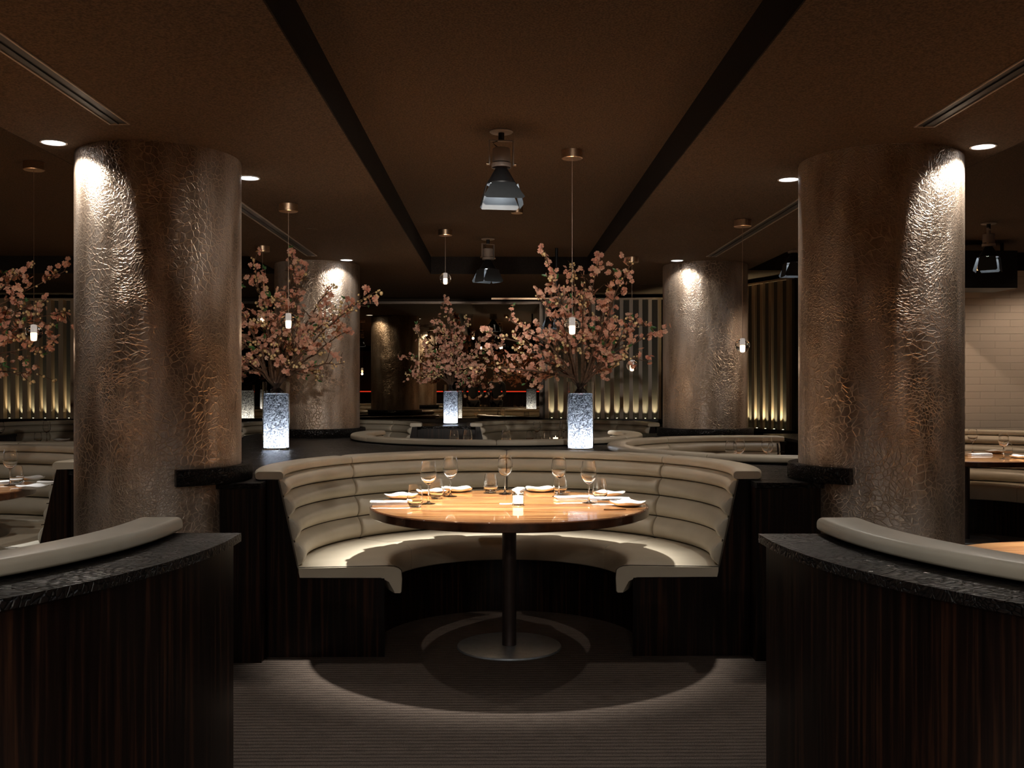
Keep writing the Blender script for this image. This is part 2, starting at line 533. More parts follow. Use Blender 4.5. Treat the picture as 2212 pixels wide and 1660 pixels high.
# mirror wall
mr = empty('wall_mirror', (-2.4, 13.06, 0.93))
tag(mr, 'large bronze tinted mirror filling the back wall behind the far booths', 'mirror')
for xa, xb in ((-2.6, 1.0), (1.0, 2.93)):
    MB().box(xa, xb, 0, 0.02, 0.0, 1.50).build('mirror_panel', M['mirror'], mr, smooth=False)
fr = MB()
fr.box(2.93, 2.985, -0.03, 0.03, 0.0, 1.53); fr.box(-2.6, 2.93, -0.03, 0.03, 1.50, 1.53)
fr.build('frame', M['chrome'], mr, smooth=False)


# ------------------------------------------------------------------ columns
COLS = [(-1.72, 5.07, 'thick round bronze column at left, standing right beside the main booth'),
        (1.95, 5.08, 'thick round bronze column at right, standing right beside the main booth'),
        (-1.73, 9.5, 'round bronze column farther back, behind the left blossom vase'),
        (1.97, 9.5, 'round bronze column farther back at right, between two slatted screens')]
for x, y, lab in COLS:
    mb = MB().lathe([(0.400, 0), (0.400, CH - 0.012), (0.396, CH - 0.004), (0.396, CH)], 96)
    o = mb.build('round_column', M['column'], loc=(x, y, 0), angle=60)
    o['kind'] = 'structure'; o['label'] = lab
    o['group'] = 'round bronze columns'; o['category'] = 'column'


# ------------------------------------------------------------------ booths
def thm(r, end):
    return acos(max(-1, min(1, -end / r)))


def stations(n, dense):
    if not dense: return [i / n for i in range(n + 1)]
    s = [0, .006, .016, .035, .06, .1]
    m = [0.1 + 0.8 * i / (n) for i in range(1, n)]
    return s + m + [1 - x for x in reversed(s)]


def sweep(mb, prof_fn, t0, t1, n, end, dense=False):
    """prof_fn(s) -> closed list of (r,z), s in 0..1 inside this section; the ends lie on the booth's flat front plane"""
    st = stations(n, dense)
    rings = []
    for s in st:
        t = t0 + (t1 - t0) * s
        ring = []
        for r, z in prof_fn(s):
            a = t * thm(r, end)
            ring.append((r * sin(a), r * cos(a), z))
        rings.append(ring)
    m = len(rings[0]); vs = [p for r in rings for p in r]; fs = []
    for i in range(len(rings) - 1):
        for q in range(m):
            q2 = (q + 1) % m
            fs.append((i * m + q, (i + 1) * m + q, (i + 1) * m + q2, i * m + q2))
    fs.append(tuple(range(m))); fs.append(tuple((len(rings) - 1) * m + q for q in reversed(range(m))))
    mb.add(vs, fs)
    return mb


def make_booth(cx, cy_, rz, R, end, label, nsec=4, low=False):
    root = empty('curved_booth', (cx, cy_, 0), rz)
    tag(root, label, 'booth seat', 'cream leather curved booths')
    D = R - 1.31

    def q(r): return r + D
    kick = 0.70 if R > 1.2 else 0.80
    base = [(q(kick), 0), (q(kick), 0.392), (q(1.10), 0.392), (q(1.215), 0.884), (q(1.25), 0.884), (q(1.25), 0)]
    sweep(MB(), lambda s: base, -1, 1, 72, end).build('base', M['wood'], root, angle=50)
    zs = [0.452, 0.575, 0.695, 0.80, 0.886]

    def back_prof(s):
        f = sqrt(max(0, 1 - abs(2 * s - 1) ** 26))
        pr = []
        for i in range(4):
            for k in range(8):
                u = k / 8
                z = zs[i] + (zs[i + 1] - zs[i]) * u
                rb = 1.10 + 0.115 * (z - 0.392) / 0.492 - 0.022
                pr.append((q(rb - 0.054 * (0.22 + 0.78 * f) * max(0, sin(pi * u)) ** 0.6 * (1 if k else 0)), z))
        z = zs[-1]; rb = 1.10 + 0.115 * (z - 0.392) / 0.492
        pr.append((q(rb - 0.022), z)); pr.append((q(rb - 0.002), z))
        pr.append((q(1.10 + 0.115 * (0.452 - 0.392) / 0.492 - 0.002), 0.452))
        return pr

    def cap_prof(s):
        f = 1 - abs(2 * s - 1) ** 30
        g = 0.006 * (1 - f)
        a, b_, z0, z1 = 1.165 + g, 1.31 - g, 0.887, 0.932 - g
        rr = 0.018
        pr = []
        for (c0, c1, st) in ((b_ - rr, z0 + rr * .6, -90), (b_ - rr, z1 - rr, 0), (a + rr, z1 - rr, 90), (a + rr, z0 + rr * .6, 180)):
            for k in range(5):
                an = radians(st + 22.5 * k)
                pr.append((q(c0 + rr * cos(an)), c1 + (rr if c1 > z0 + rr * .7 else rr * .6) * sin(an)))
        return pr

    def seat_prof(s):
        f = 1 - abs(2 * s - 1) ** 30
        g = 0.005 * (1 - f)
        ri = 0.625 if R > 1.2 else 0.66
        return [(q(1.098), 0.396), (q(1.098), 0.448 - g), (q(ri + 0.06), 0.456 - g), (q(ri + 0.03), 0.454 - g), (q(ri + 0.012), 0.446 - g),
                (q(ri), 0.432), (q(ri - 0.003), 0.39), (q(ri), 0.325), (q(ri + 0.006), 0.318), (q(ri + 0.028), 0.318), (q(ri + 0.035), 0.335),
                (q(ri + 0.055), 0.375), (q(ri + 0.09), 0.395)]
    for k in range(nsec):
        t0 = -1 + 2 * k / nsec + 0.0012; t1 = -1 + 2 * (k + 1) / nsec - 0.0012
        sweep(MB(), back_prof, max(t0, -0.983), min(t1, 0.983), 12, end, True).build('backrest', M['leather'], root, angle=38)
        sweep(MB(), cap_prof, t0, t1, 12, end, True).build('top_bolster', M['leather'], root, angle=50)
        sweep(MB(), seat_prof, t0, t1, 12, end, True).build('seat_cushion', M['leather'], root, angle=50)
    for sg in (-1, 1):
        pp = [(q(kick), 0), (q(kick), 0.3925), (q(1.092), 0.3925), (q(1.196), 0.8845), (q(1.2505), 0.8845), (q(1.2505), 0)]
        y0 = -end - 0.002; y1 = -end + 0.026
        vs = [(sg * r * sin(thm(r, end)), y, z) for y in (y0, y1) for r, z in pp]
        MB().add(vs, [tuple(range(6)), tuple(range(11, 5, -1))] + [(i, 6 + i, 6 + (i + 1) % 6, (i + 1) % 6) for i in range(6)]).build('end_panel', M['wood'], root, smooth=False)
    # thin dark tubes laid along the backrest grooves
    for k in range(nsec):
        t0 = -1 + 2 * k / nsec; t1 = t0 + 2 / nsec
        for z in zs[1:4]:
            rr = q(1.10 + 0.115 * (z - 0.392) / 0.492 - 0.0265)
            mbp = MB().tube([(rr * sin((t0 + (t1 - t0) * i / 14) * thm(rr, end)), rr * cos((t0 + (t1 - t0) * i / 14) * thm(rr, end)), z) for i in range(15)], 0.0028, 5)
            mbp.build('groove_line', M['pipe'], root)
    # piping along the two seat ends
    for sg in (-1, 1):
        pts = []
        for r, z in seat_prof(0.5)[1:9]:
            a = sg * thm(q(0) + r - q(0), end)
            pts.append((r * sin(a), r * cos(a) - 0.001, z))
        MB().tube(pts, 0.0022, 5).build('piping', M['pipe'], root)
    return root


def foot(cx, cy_, rz, R, end, ext=2.0, inset=0.057):
    r = R - inset; T = thm(r, end)
    loc = [(r * sin(-T + 2 * T * i / 60), r * cos(-T + 2 * T * i / 60)) for i in range(61)]
    loc.append((loc[-1][0], -end - ext)); loc.append((loc[0][0], -end - ext))
    c, s = cos(rz), sin(rz)
    return [(cx + x * c - y * s, cy_ + x * s + y * c) for x, y in loc]


# centre x, y, facing (0: opens towards the viewer), outer radius, flat front offset, label
BO = dict(
    A=(0.05, 5.30, 0, 1.31, 0.32, 'main cream booth in the foreground centre, wrapped around the lit round table'),
    C=(-0.02, 9.02, pi, 1.31, 0.50, 'booth straight behind the main one, only its curved top bolster seen from the back'),
    H=(2.10, 7.20, pi / 2, 1.31, 0.30, 'booth behind the main one at right, opening to the right between two columns'),
    J=(-3.62, 5.97, 0, 1.31, 0.36, 'booth at the left edge, partly hidden by the thick left column'),
    L=(-3.60, 8.80, pi, 1.31, 0.40, 'booth seen from its back at far left, behind the left-edge booth'),
    F=(0.76, 11.42, 0, 1.09, 0.02, 'small far booth below the slatted screen, right of the far vase'),
    G=(-1.97, 11.42, 0, 1.09, 0.02, 'small far booth below the mirror, left of the far vase'),
    MM=(-4.75, 11.42, 0, 1.09, 0.02, 'small far booth below the slatted screen at the left edge'),
    K=(4.05, 8.46, 0, 1.31, 0.32, 'booth against the white brick wall at the right edge'),
)
booths = {}
for k, (x, y, rz, R, en, lab) in BO.items():
    booths[k] = make_booth(x, y, rz, R, en, lab)
DR, DE = 1.40, 0.12
BO['D'] = (2.42, 3.10, pi, DR, DE, 'near booth at the right foreground, its back to the viewer, only the bolster seen')
BO['E'] = (-2.42, 3.14, pi, DR, DE, 'near booth at the left foreground, its back to the viewer, only the bolster seen')
for k in 'DE':
    x, y, rz, R, en, lab = BO[k]
    booths[k] = make_booth(x, y, rz, R, en, lab)


# ------------------------------------------------------------------ service counters between the booths
def counter(name, label, outline, foots, inset=0.02):
    root = empty(name, (0, 0, 0))
    tag(root, label, 'counter')
    slab(outline, foots, 0.853, 0.880).build('counter_top', M['croc'], root, smooth=True, angle=30)
    cx = sum(p[0] for p in outline) / len(outline); cy_ = sum(p[1] for p in outline) / len(outline)
    body = []
    n = len(outline)
    for i in range(n):
        p0 = Vector(outline[i - 1]); p = Vector(outline[i]); p1 = Vector(outline[(i + 1) % n])
        d0 = (p - p0).normalized(); d1 = (p1 - p).normalized()
        n0 = Vector((-d0.y, d0.x)); n1 = Vector((-d1.y, d1.x))
        b_ = (n0 + n1); b_ = b_ / max(0.4, b_.length_squared / 2)
        body.append(tuple(p + b_ * inset))
    slab(body, foots, 0.0, 0.8525).build('front_panel', M['wood'], root, smooth=True, angle=30)
    return root


cc = [circle(x, y, 0.403, 64) for x, y, _ in COLS]
fA, fC, fH, fJ, fL = (foot(*BO[k][:5]) for k in 'ACHJL')
island = [(-5.6, 5.62), (-2.18, 5.62), (-2.18, 5.40), (-1.46, 4.86), (1.565, 4.86), (2.44, 5.45), (2.44, 9.95), (-5.6, 9.95)]
isl = counter('service_island', 'large black reptile-textured counter running between the booths and around the columns', island, [fA, fC, fH, fJ, fL] + cc)
rear = [(-7.5, 11.70), (2.03, 11.70), (2.03, 12.37), (0.545, 12.58), (0.545, 13.0), (-4.93, 13.0), (-4.93, 12.57), (-7.5, 12.57)]
counter('rear_counter', 'far dark counter below the mirror, the far vase standing on it', rear, [foot(*BO[k][:5]) for k in ('F', 'G', 'MM')])
kk = [(2.62, 8.35), (5.6, 8.35), (5.6, 9.84), (2.62, 9.84)]
counter('brick_wall_counter', 'dark counter around the booth at the white brick wall', kk, [foot(*BO['K'][:5])])


def near_counter(key, label, mirror):
    bx, by, rz, R, en, _ = BO[key]
    s = 1 if not mirror else -1
    ccx, ccy, cr = bx + s * 0.03, by + 0.0, 1.62
    pts = []
    for i in range(61):
        a = radians(183 + (355 - 183) * i / 60) if s == 1 else radians(185 + (357 - 185) * i / 60)
        pts.append((ccx + cr * cos(a), ccy + cr * sin(a)))
    yb = by + 0.085
    pts[0] = (pts[0][0], pts[0][1]); pts[-1] = (pts[-1][0], pts[-1][1])
    out = [(pts[0][0], yb)] + pts + [(pts[-1][0], yb)]
    return counter('booth_counter', label, out, [foot(bx, by, rz, R, en)])


near_counter('D', 'curved dark counter with reptile-textured top at the right foreground', False)
near_counter('E', 'curved dark counter with reptile-textured top at the left foreground', True)

# upstand rings where columns meet the counter
for (x, y, _), (a0, a1), lab in ((COLS[0], (-62, 100), 'black upstand curved around the foot of the left near column'),
                                 (COLS[1], (88, 232), 'black upstand curved around the foot of the right near column'),
                                 (COLS[2], (-180, 180), 'black plinth ring around the left back column on the counter'),
                                 (COLS[3], (-180, 180), 'black plinth ring around the right back column on the counter')):
    mb = MB().lathe([(0.404, 0), (0.452, 0), (0.455, 0.004), (0.455, 0.072), (0.450, 0.078), (0.404, 0.078)], 64, closed=True, a0=radians(a0), a1=radians(a1))
    tag(mb.build('column_plinth', M['croc'], loc=(x, y, 0.8803), angle=50), lab, 'plinth', 'plinth rings around the columns')


# ------------------------------------------------------------------ tables
def make_table():
    root = empty('round_table')
    R = 0.718
    MB().lathe([(0, 0.697), (R - 0.0125, 0.697), (R - 0.0125, 0.74), (0, 0.74)], 128).build('tabletop', M['table'], root, angle=35)
    MB().lathe([(R - 0.012, 0.695), (R - 0.004, 0.6955), (R, 0.699), (R, 0.735), (R - 0.003, 0.739), (R - 0.008, 0.74), (R - 0.012, 0.74)], 128, closed=True).build('edge_band', M['rim'], root, angle=35)
    MB().lathe([(0, 0.0122), (0.037, 0.0122), (0.037, 0.68), (0.10, 0.681), (0.10, 0.6945), (0, 0.6945)], 32).build('pedestal', M['pole'], root)
    MB().lathe([(0, 0), (0.27, 0), (0.272, 0.003), (0.268, 0.010), (0.262, 0.012), (0, 0.012)], 64).build('base_plate', M['alu'], root)
    return root


T0 = make_table()
TB = [('A', 0.053, 5.165, 'round polished zebra-striped wood table set in the main booth'),
      ('C', -0.02, 9.12, 'round wood table in the booth behind the main one'),
      ('H', 2.22, 7.22, 'round wood table in the booth that opens to the right'),
      ('J', -3.53, 5.93, 'round wood table with plates at the left edge'),
      ('L', -3.60, 8.95, 'round wood table inside the left booth seen from its back'),
      ('F', 0.76, 11.2, 'round wood table in the far booth below the slatted screen'),
      ('G', -1.97, 11.2, 'round wood table in the far booth below the mirror'),
      ('MM', -4.75, 11.2, 'round wood table in the far booth at the left edge'),
      ('K', 4.10, 8.70, 'round wood table in front of the white brick wall'),
      ('D', 2.15, 3.20, 'brightly lit round wood table behind the right foreground bolster'),
      ('E', -2.10, 3.02, 'round wood table behind the left foreground bolster')]
for i, (k, x, y, lab) in enumerate(TB):
    t = T0 if i == 0 else copy_tree(T0)
    t.location = (x, y, 0)
    if k in ('F', 'G', 'MM'): t.scale = (0.72, 0.72, 1)
    tag(t, lab, 'table', 'round wooden tables')
TT = 0.7405


# ------------------------------------------------------------------ glassware and settings
def make_wine():
    root = empty('wine_glass')
    bowl_o = [(0.0045, 0.098), (0.010, 0.101), (0.022, 0.110), (0.034, 0.124), (0.0405, 0.140), (0.0425, 0.155), (0.041, 0.175), (0.037, 0.200), (0.0335, 0.220)]
    bowl_i = [(0.0323, 0.220), (0.0358, 0.200), (0.0398, 0.175), (0.0413, 0.155), (0.0393, 0.141), (0.033, 0.1265), (0.021, 0.1135), (0.009, 0.106), (0.0, 0.105)]
    MB().lathe([(0, 0.098)] + bowl_o + bowl_i, 28).build('bowl', M['glass'], root, angle=70)
    MB().lathe([(0, 0.0975), (0.0045, 0.0975), (0.0038, 0.08), (0.0036, 0.04), (0.0045, 0.018), (0.009, 0.008), (0, 0.008)], 16).build('stem', M['glass'], root, angle=70)
    MB().lathe([(0, 0.0075), (0.009, 0.0075), (0.02, 0.004), (0.036, 0.002), (0.0365, 0.0008), (0.035, 0), (0, 0)], 28).build('foot', M['glass'], root, angle=70)
    return root


def make_tumbler():
    po = [(0, 0), (0.024, 0), (0.030, 0.004), (0.037, 0.018), (0.0405, 0.034), (0.0410, 0.045), (0.039, 0.066), (0.035, 0.090), (0.0315, 0.112)]
    pi_ = [(0.0302, 0.112), (0.0337, 0.090), (0.0377, 0.066), (0.0396, 0.045), (0.039, 0.034), (0.0345, 0.020), (0.024, 0.012), (0, 0.010)]
    return MB().lathe(po + pi_, 28).build('stemless_glass', M['glass'], angle=70)


def make_plate():
    mb = MB(); n = 48; rings = [0.0, 0.35, 0.6, 0.8, 0.93, 1.0]
    vs = []; fs = []
    for lay, dz in ((0, 0.006), (1, 0.0)):
        for r in rings:
            for k in range(n):
                a = 2 * pi * k / n
                sq = 1 / (abs(cos(a)) ** 3.2 + abs(sin(a)) ** 3.2) ** (1 / 3.2)
                rr = 0.082 * sq * (r if lay == 0 else r * 0.97)
                corner = (sq - 1) * 0.055
                z = dz + (0.004 + 0.012 * r ** 4 + corner * r ** 3) * (1 if r > 0 else 1) - 0.004
                if lay: z = max(0.0, z - 0.002)
                vs.append((rr * cos(a), rr * sin(a), z))
    m = len(rings)
    for lay in range(2):
        for i in range(m - 1):
            for k in range(n):
                k2 = (k + 1) % n; o = (lay * m + i) * n
                fs.append((o + k, o + k2, o + n + k2, o + n + k))
    for k in range(n):
        k2 = (k + 1) % n
        fs.append(((m - 1) * n + k, (m - 1) * n + k2, (2 * m - 1) * n + k2, (2 * m - 1) * n + k))
    mb.add(vs, fs)
    return mb.build('square_plate', M['china'], angle=70)


def make_napkin():
    mb = MB(); nx, ny = 16, 6; lx, ly = 0.21, 0.062
    for lay, (z, sh) in enumerate(((0.0, 0.0), (0.0065, 0.003), (0.013, -0.002))):
        vs = []; fs = []
        for s_ in range(2):
            for i in range(nx + 1):
                for j in range(ny + 1):
                    u = i / nx; v = j / ny
                    e = 1 - (abs(2 * v - 1) ** 6)
                    zz = z + (0.0058 * e if s_ else 0.0) + 0.0008 * sin(u * 9 + lay)
                    vs.append(((u - 0.5) * lx + sh, (v - 0.5) * ly * (1 - 0.02 * lay), max(0, zz)))
        K = (nx + 1) * (ny + 1)
        for i in range(nx):
            for j in range(ny):
                a = i * (ny + 1) + j
                fs.append((a, a + 1, a + ny + 2, a + ny + 1)); fs.append((K + a, K + a + ny + 1, K + a + ny + 2, K + a + 1))
        rim = [i * (ny + 1) for i in range(nx + 1)] + [nx * (ny + 1) + j for j in range(1, ny + 1)] + [i * (ny + 1) + ny for i in range(nx - 1, -1, -1)] + [j for j in range(ny - 1, 0, -1)]
        for q in range(len(rim)):
            a, b_ = rim[q], rim[(q + 1) % len(rim)]
            fs.append((a, b_, K + b_, K + a))
        mb.add(vs, fs)
    return mb.build('folded_napkin', M['linen'], angle=50)


def make_knife():
    root = empty('table_knife')
    vs = []; prof = [(-0.11, .006), (-0.1, .0085), (-0.02, .007), (0.0, .005)]
    MB().tube([(x, 0, 0.003) for x, _ in prof], [min(r, 0.0045) for _, r in prof], 8).build('handle', M['steel'], root)
    b = MB(); b.add([(0.0, -.006, .002), (0.08, -.008, .002), (0.108, 0.004, .002), (0.0, .006, .002), (0.0, -.006, .0035), (0.08, -.008, .0035), (0.108, 0.004, .0035), (0.0, .006, .0035)],
                    [(0, 3, 2, 1), (4, 5, 6, 7), (0, 1, 5, 4), (1, 2, 6, 5), (2, 3, 7, 6), (3, 0, 4, 7)])
    b.build('blade', M['steel'], root, smooth=False)
    return root


def make_candle():
    root = empty('votive_candle')
    po = [(0, 0), (0.028, 0), (0.0305, 0.003), (0.031, 0.07), (0.0285, 0.07), (0.0283, 0.010), (0, 0.010)]
    MB().lathe(po, 32).build('glass_cup', M['glass'], root, angle=60)
    MB().lathe([(0, 0.011), (0.0275, 0.011), (0.0275, 0.050), (0.022, 0.0475), (0, 0.047)], 32).build('wax', M['wax'], root, angle=60)
    MB().lathe([(0.0, 0.047), (0.003, 0.051), (0.0035, 0.056), (0.0015, 0.063), (0, 0.068)], 10).build('flame', M['bulb'], root)
    return root


protos = dict(wine=(make_wine(), 'wine glass', 'wine glasses', 0), tumbler=(make_tumbler(), 'glass', 'stemless glasses', 0),
              plate=(make_plate(), 'plate', 'square white plates', 0), napkin=(make_napkin(), 'napkin', 'folded white napkins', 0),
              knife=(make_knife(), 'knife', 'table knives', 0), candle=(make_candle(), 'candle', 'votive candles', 0))
used = set()


def place(kind, x, y, label, rz=0.0, z=TT):
    p, cat, grp, _ = protos[kind]
    if kind in used: o = copy_tree(p)
    else: o = p; used.add(kind)
    o.location = (x, y, z + 0.0003); o.rotation_euler = (0, 0, rz)
    return tag(o, label, cat, grp)


def pl(kind, px, v, label, rz=0.0, z=TT):
    x, y, _ = from_photo(px, v, CAMH - TT)
    return place(kind, x, y, label, rz, z)


# main table
for px, v, lab in ((925.5, 1089, 'leftmost tall wine glass on the main table'), (973, 1073, 'second wine glass from the left on the main table'),
                   (1091, 1068, 'tall wine glass at the back middle of the main table, behind the candle'), (1207, 1073, 'tall wine glass right of the middle plate on the main table'),
                   (1272, 1087, 'rightmost tall wine glass on the main table')):
    pl('wine', px, v, lab)
for px, v, lab in ((896.5, 1096, 'leftmost stemless glass on the main table, by the napkin'), (943, 1078, 'stemless glass between the two left wine glasses of the main table'),
                   (1060, 1066, 'stemless glass at the back of the main table, left of the middle wine glass'), (1210, 1068, 'stemless glass just behind the wine glass right of centre, main table'),
                   (1296, 1079, 'rightmost stemless glass on the main table, by the right plates')):
    pl('tumbler', px, v, lab)
for px, v, rz, lab in ((867, 1077, 0.9, 'leftmost square white plate on the main table'), (935, 1068, 0.5, 'square white plate behind the left stemless glasses, main table'),
                       (989, 1062, 0.2, 'square white plate at the back left of the main table'), (1167, 1062, 0.15, 'square white plate at the back, right of the candle on the main table'),
                       (1316, 1072, -0.5, 'square white plate behind the rightmost stemless glass, main table'), (1356, 1093, -0.85, 'rightmost square white plate on the main table')):
    pl('plate', px, v, lab, rz)
for px, v, rz, lab in ((845, 1090, 0.05, 'long folded white napkin at the left rim of the main table'),
                       (1117, 1063, 1.35, 'folded napkin at the back middle of the main table'), (1240, 1079, 0.25, 'folded napkin behind the rightmost wine glass, main table'),
                       (1318, 1082, -0.1, 'folded napkin under the edge of the rightmost plate, main table')):
    pl('napkin', px, v, lab, rz)
for px, v, rz, lab in ((913, 1066, 0.1, 'dark-looking knife between the two leftmost plates, main table'), (1085, 1059, 1.2, 'knife behind the middle wine glass, main table'),
                       (1232, 1064, -0.45, 'knife left of the napkin behind the right wine glass, main table'), (1335, 1084, -0.1, 'knife beside the two right plates of the main table'),
                       (1352, 1103, 0.05, 'knife lying in front of the rightmost plate, main table')):
    pl('knife', px, v, lab, rz)
pl('candle', 1119, 1092, 'lit votive candle in the middle of the main table')
x, y, _ = from_photo(1094, 1090, CAMH - TT)
tag(MB().box(-0.035, 0.035, -0.022, 0.022, 0, 0.002).build('white_card', M['linen'], loc=(x, y, TT + 0.0005), rot=(0, 0, 0.05)), 'small white card lying left of the candle on the main table', 'card')
# booth behind (C) and far tables
D_ = CAMH - TT
for x, y, lab in ((-0.40, 8.84, 'left one of two glasses standing above the middle bolster, in front of the dark panel'), (-0.28, 8.86, 'right one of two glasses standing above the middle bolster'),
                  (0.062, 8.85, 'single glass rising above the centre of the middle bolster')):
    place('wine', x, y, lab)
for px, dist, kd, lab in ((1160, 11.0, 'wine', 'left tall wine glass on the far table near the slatted screen'), (1218, 11.2, 'wine', 'right tall wine glass on the far table, beside the right vase'),
                          (1144, 11.05, 'tumbler', 'leftmost stemless glass on the far table near the screen'), (1163, 10.8, 'tumbler', 'middle stemless glass on the far table near the screen'),
                          (1181, 10.9, 'tumbler', 'stemless glass left of the far candle'), (1210, 11.3, 'tumbler', 'stemless glass right of the far candle'),
                          (1200, 10.92, 'candle', 'small lit votive candle on the far table near the screen')):
    x, y, _ = from_photo(px, 834, dist=dist); place(kd, x, y, lab)
for px, dist, kd, lab in ((1579, 7.2, 'wine', 'leftmost wine glass on the right middle table'), (1597, 7.45, 'wine', 'wine glass just right of the leftmost one, right middle table'),
                          (1657, 7.55, 'wine', 'rear wine glass at the right end of the right middle table'), (1671, 6.85, 'wine', 'front wine glass at the right end of the right middle table'),
                          (1640, 7.1, 'candle', 'votive candle on the right middle table'), (1630, 7.5, 'plate', 'plate on the right middle table'),
                          (101, 10.95, 'wine', 'wine glass rising over the far left bolster'), (1, 10.8, 'wine', 'wine glass cut by the left edge, over the far left bolster'),
                          (82, 10.9, 'tumbler', 'stemless glass left of the far left wine glass'), (133, 11.1, 'plate', 'plate on the far left table')):
    x, y, _ = from_photo(px, 834, dist=dist); place(kd, x, y, lab)
for px, v, kd, rz, lab in ((22, 1049, 'wine', 0, 'large wine glass on the table at the left edge'), (36, 1046, 'tumbler', 0, 'stemless glass between plates on the left edge table'),
                           (66, 1038, 'plate', 0.7, 'rear square plate on the left edge table'), (70, 1057, 'plate', 0.9, 'front square plate on the left edge table'),
                           (10, 1045, 'napkin', 0.7, 'folded napkin behind the wine glass on the left edge table'), (121, 1046, 'napkin', 0.1, 'folded napkin by the rim of the left edge table'),
                           (2101, 979, 'wine', 0, 'wine glass beside the right column, on the table at the brick wall'), (2168, 992, 'wine', 0, 'front wine glass on the table at the brick wall'),
                           (2177, 984, 'tumbler', 0, 'stemless glass behind the front wine glass, brick wall table'), (2150, 979, 'plate', 0.5, 'plate on the table at the brick wall'),
                           (2117, 984, 'napkin', 0.2, 'folded napkin left of the plate, brick wall table'), (2205, 990, 'plate', 0.8, 'plate at the right edge, on the brick wall table')):
    pl(kd, px, v, lab, rz)


# ------------------------------------------------------------------ vases and blossom branches
def make_vase():
    root = empty('glass_vase')
    R = 0.1; H = 0.505
    MB().lathe([(0, 0), (R, 0), (R, H), (R - 0.0045, H), (R - 0.0045, 0.012), (0, 0.012)], 64).build('glass_cylinder', M['vglass'], root, angle=40)
    rnd = random.Random(4)
    n = 64; m = 60; vs = []; fs = []
    for i in range(m + 1):
        for k in range(n):
            a = 2 * pi * k / n
            r = 0.0935 - rnd.random() * 0.0035
            vs.append((r * cos(a), r * sin(a), 0.015 + 0.398 * i / m))
    for i in range(m):
        for k in range(n):
            k2 = (k + 1) % n
            fs.append((i * n + k, i * n + k2, (i + 1) * n + k2, (i + 1) * n + k))
    top = []
    for j in range(1, 8):
        for k in range(n):
            a = 2 * pi * k / n; r = 0.0915 * (1 - j / 7.0) + 0.0005
            vs.append((r * cos(a), r * sin(a), 0.413 + rnd.random() * 0.008))
    for j in range(7):
        for k in range(n):
            k2 = (k + 1) % n; o = (m + j) * n
            fs.append((o + k, o + k2, o + n + k2, o + n + k))
    f = MB().add(vs, fs).build('crystal_fill', M['crystal'], root, smooth=False)
    MB().lathe([(0, 0.0135), (0.07, 0.0135), (0.07, 0.017), (0, 0.017)], 32).build('light_base', M['led'], root)
    light('vase_light', 'POINT', (0, 0, 0.05), L_VASE, (0.88, 0.93, 1.0), rad=0.03, parent=root)
    light('vase_light', 'POINT', (0, 0, 0.26), L_VASE * 0.02, (0.85, 0.90, 1.0), rad=0.03, parent=root)
    return root


V0 = make_vase()
VS = [((-1.67, 7.48), 'glowing cylinder vase of crystals on the counter, left of the centre'), ((0.607, 7.42), 'glowing cylinder vase of crystals just behind the main booth, right of the centre'),
      ((-0.60, 12.35), 'glowing cylinder vase on the far counter between the two far booths'), ((-3.48, 12.3), 'glowing cylinder vase on the far counter behind the left column'),
      ((-4.40, 7.35), 'glowing cylinder vase on the counter beyond the left edge, under the left-edge blossoms')]
for i, ((x, y), lab) in enumerate(VS):
    v = V0 if i == 0 else copy_tree(V0)
    v.location = (x, y, 0.8803)
    if i >= 2: v.scale = (0.95, 0.95, 0.97)
    tag(v, lab, 'vase', 'light-filled glass vases')


def flower(mb, c, d, size, rnd):
    d = d.normalized()
    u = d.cross(Vector((0.3, 0.5, 0.81)));
    if u.length < 1e-3: u = Vector((1, 0, 0))
    u.normalize(); v = d.cross(u)
    vs = []; fs = []
    for ring, (np_, rs, lift) in enumerate(((5, 1.0, 0.12), (5, 0.68, 0.42))):
        off = rnd.random() * 6.28
        for k in range(np_):
            a = off + 2 * pi * k / np_
            da = 0.62
            L = size * 0.5 * rs * (0.9 + 0.25 * rnd.random())
            o = len(vs)
            cup = lift + 0.25 * (rnd.random() - 0.5)

            def P(ang, r, h): return c + (u * cos(ang) + v * sin(ang)) * (r * L) + d * (h * L)
            vs += [P(a, 0.08, 0.0), P(a - da, 0.62, cup * 0.55), P(a - da * 0.62, 1.0, cup * 1.05), P(a, 0.93, cup * 0.8), P(a + da * 0.62, 1.0, cup * 1.05), P(a + da, 0.62, cup * 0.55), P(a, 0.55, cup * 0.25)]
            fs += [(o, o + 1, o + 2, o + 6), (o + 6, o + 2, o + 3), (o + 6, o + 3, o + 4), (o, o + 6, o + 4, o + 5)]
    mb.add(vs, fs)


def ball(mb, c, r, n=6):
    vs = []; fs = []
    for i in range(1, 4):
        ph = pi * i / 4
        for k in range(n):
            a = 2 * pi * k / n
            vs.append((c[0] + r * sin(ph) * cos(a), c[1] + r * sin(ph) * sin(a), c[2] + r * cos(ph)))
    vs += [(c[0], c[1], c[2] + r), (c[0], c[1], c[2] - r)]
    for i in range(2):
        for k in range(n):
            k2 = (k + 1) % n
            fs.append((i * n + k, i * n + k2, (i + 1) * n + k2, (i + 1) * n + k))
    for k in range(n):
        k2 = (k + 1) % n
        fs.append((3 * n, k2, k)); fs.append((3 * n + 1, 2 * n + k, 2 * n + k2))
    mb.add(vs, fs)


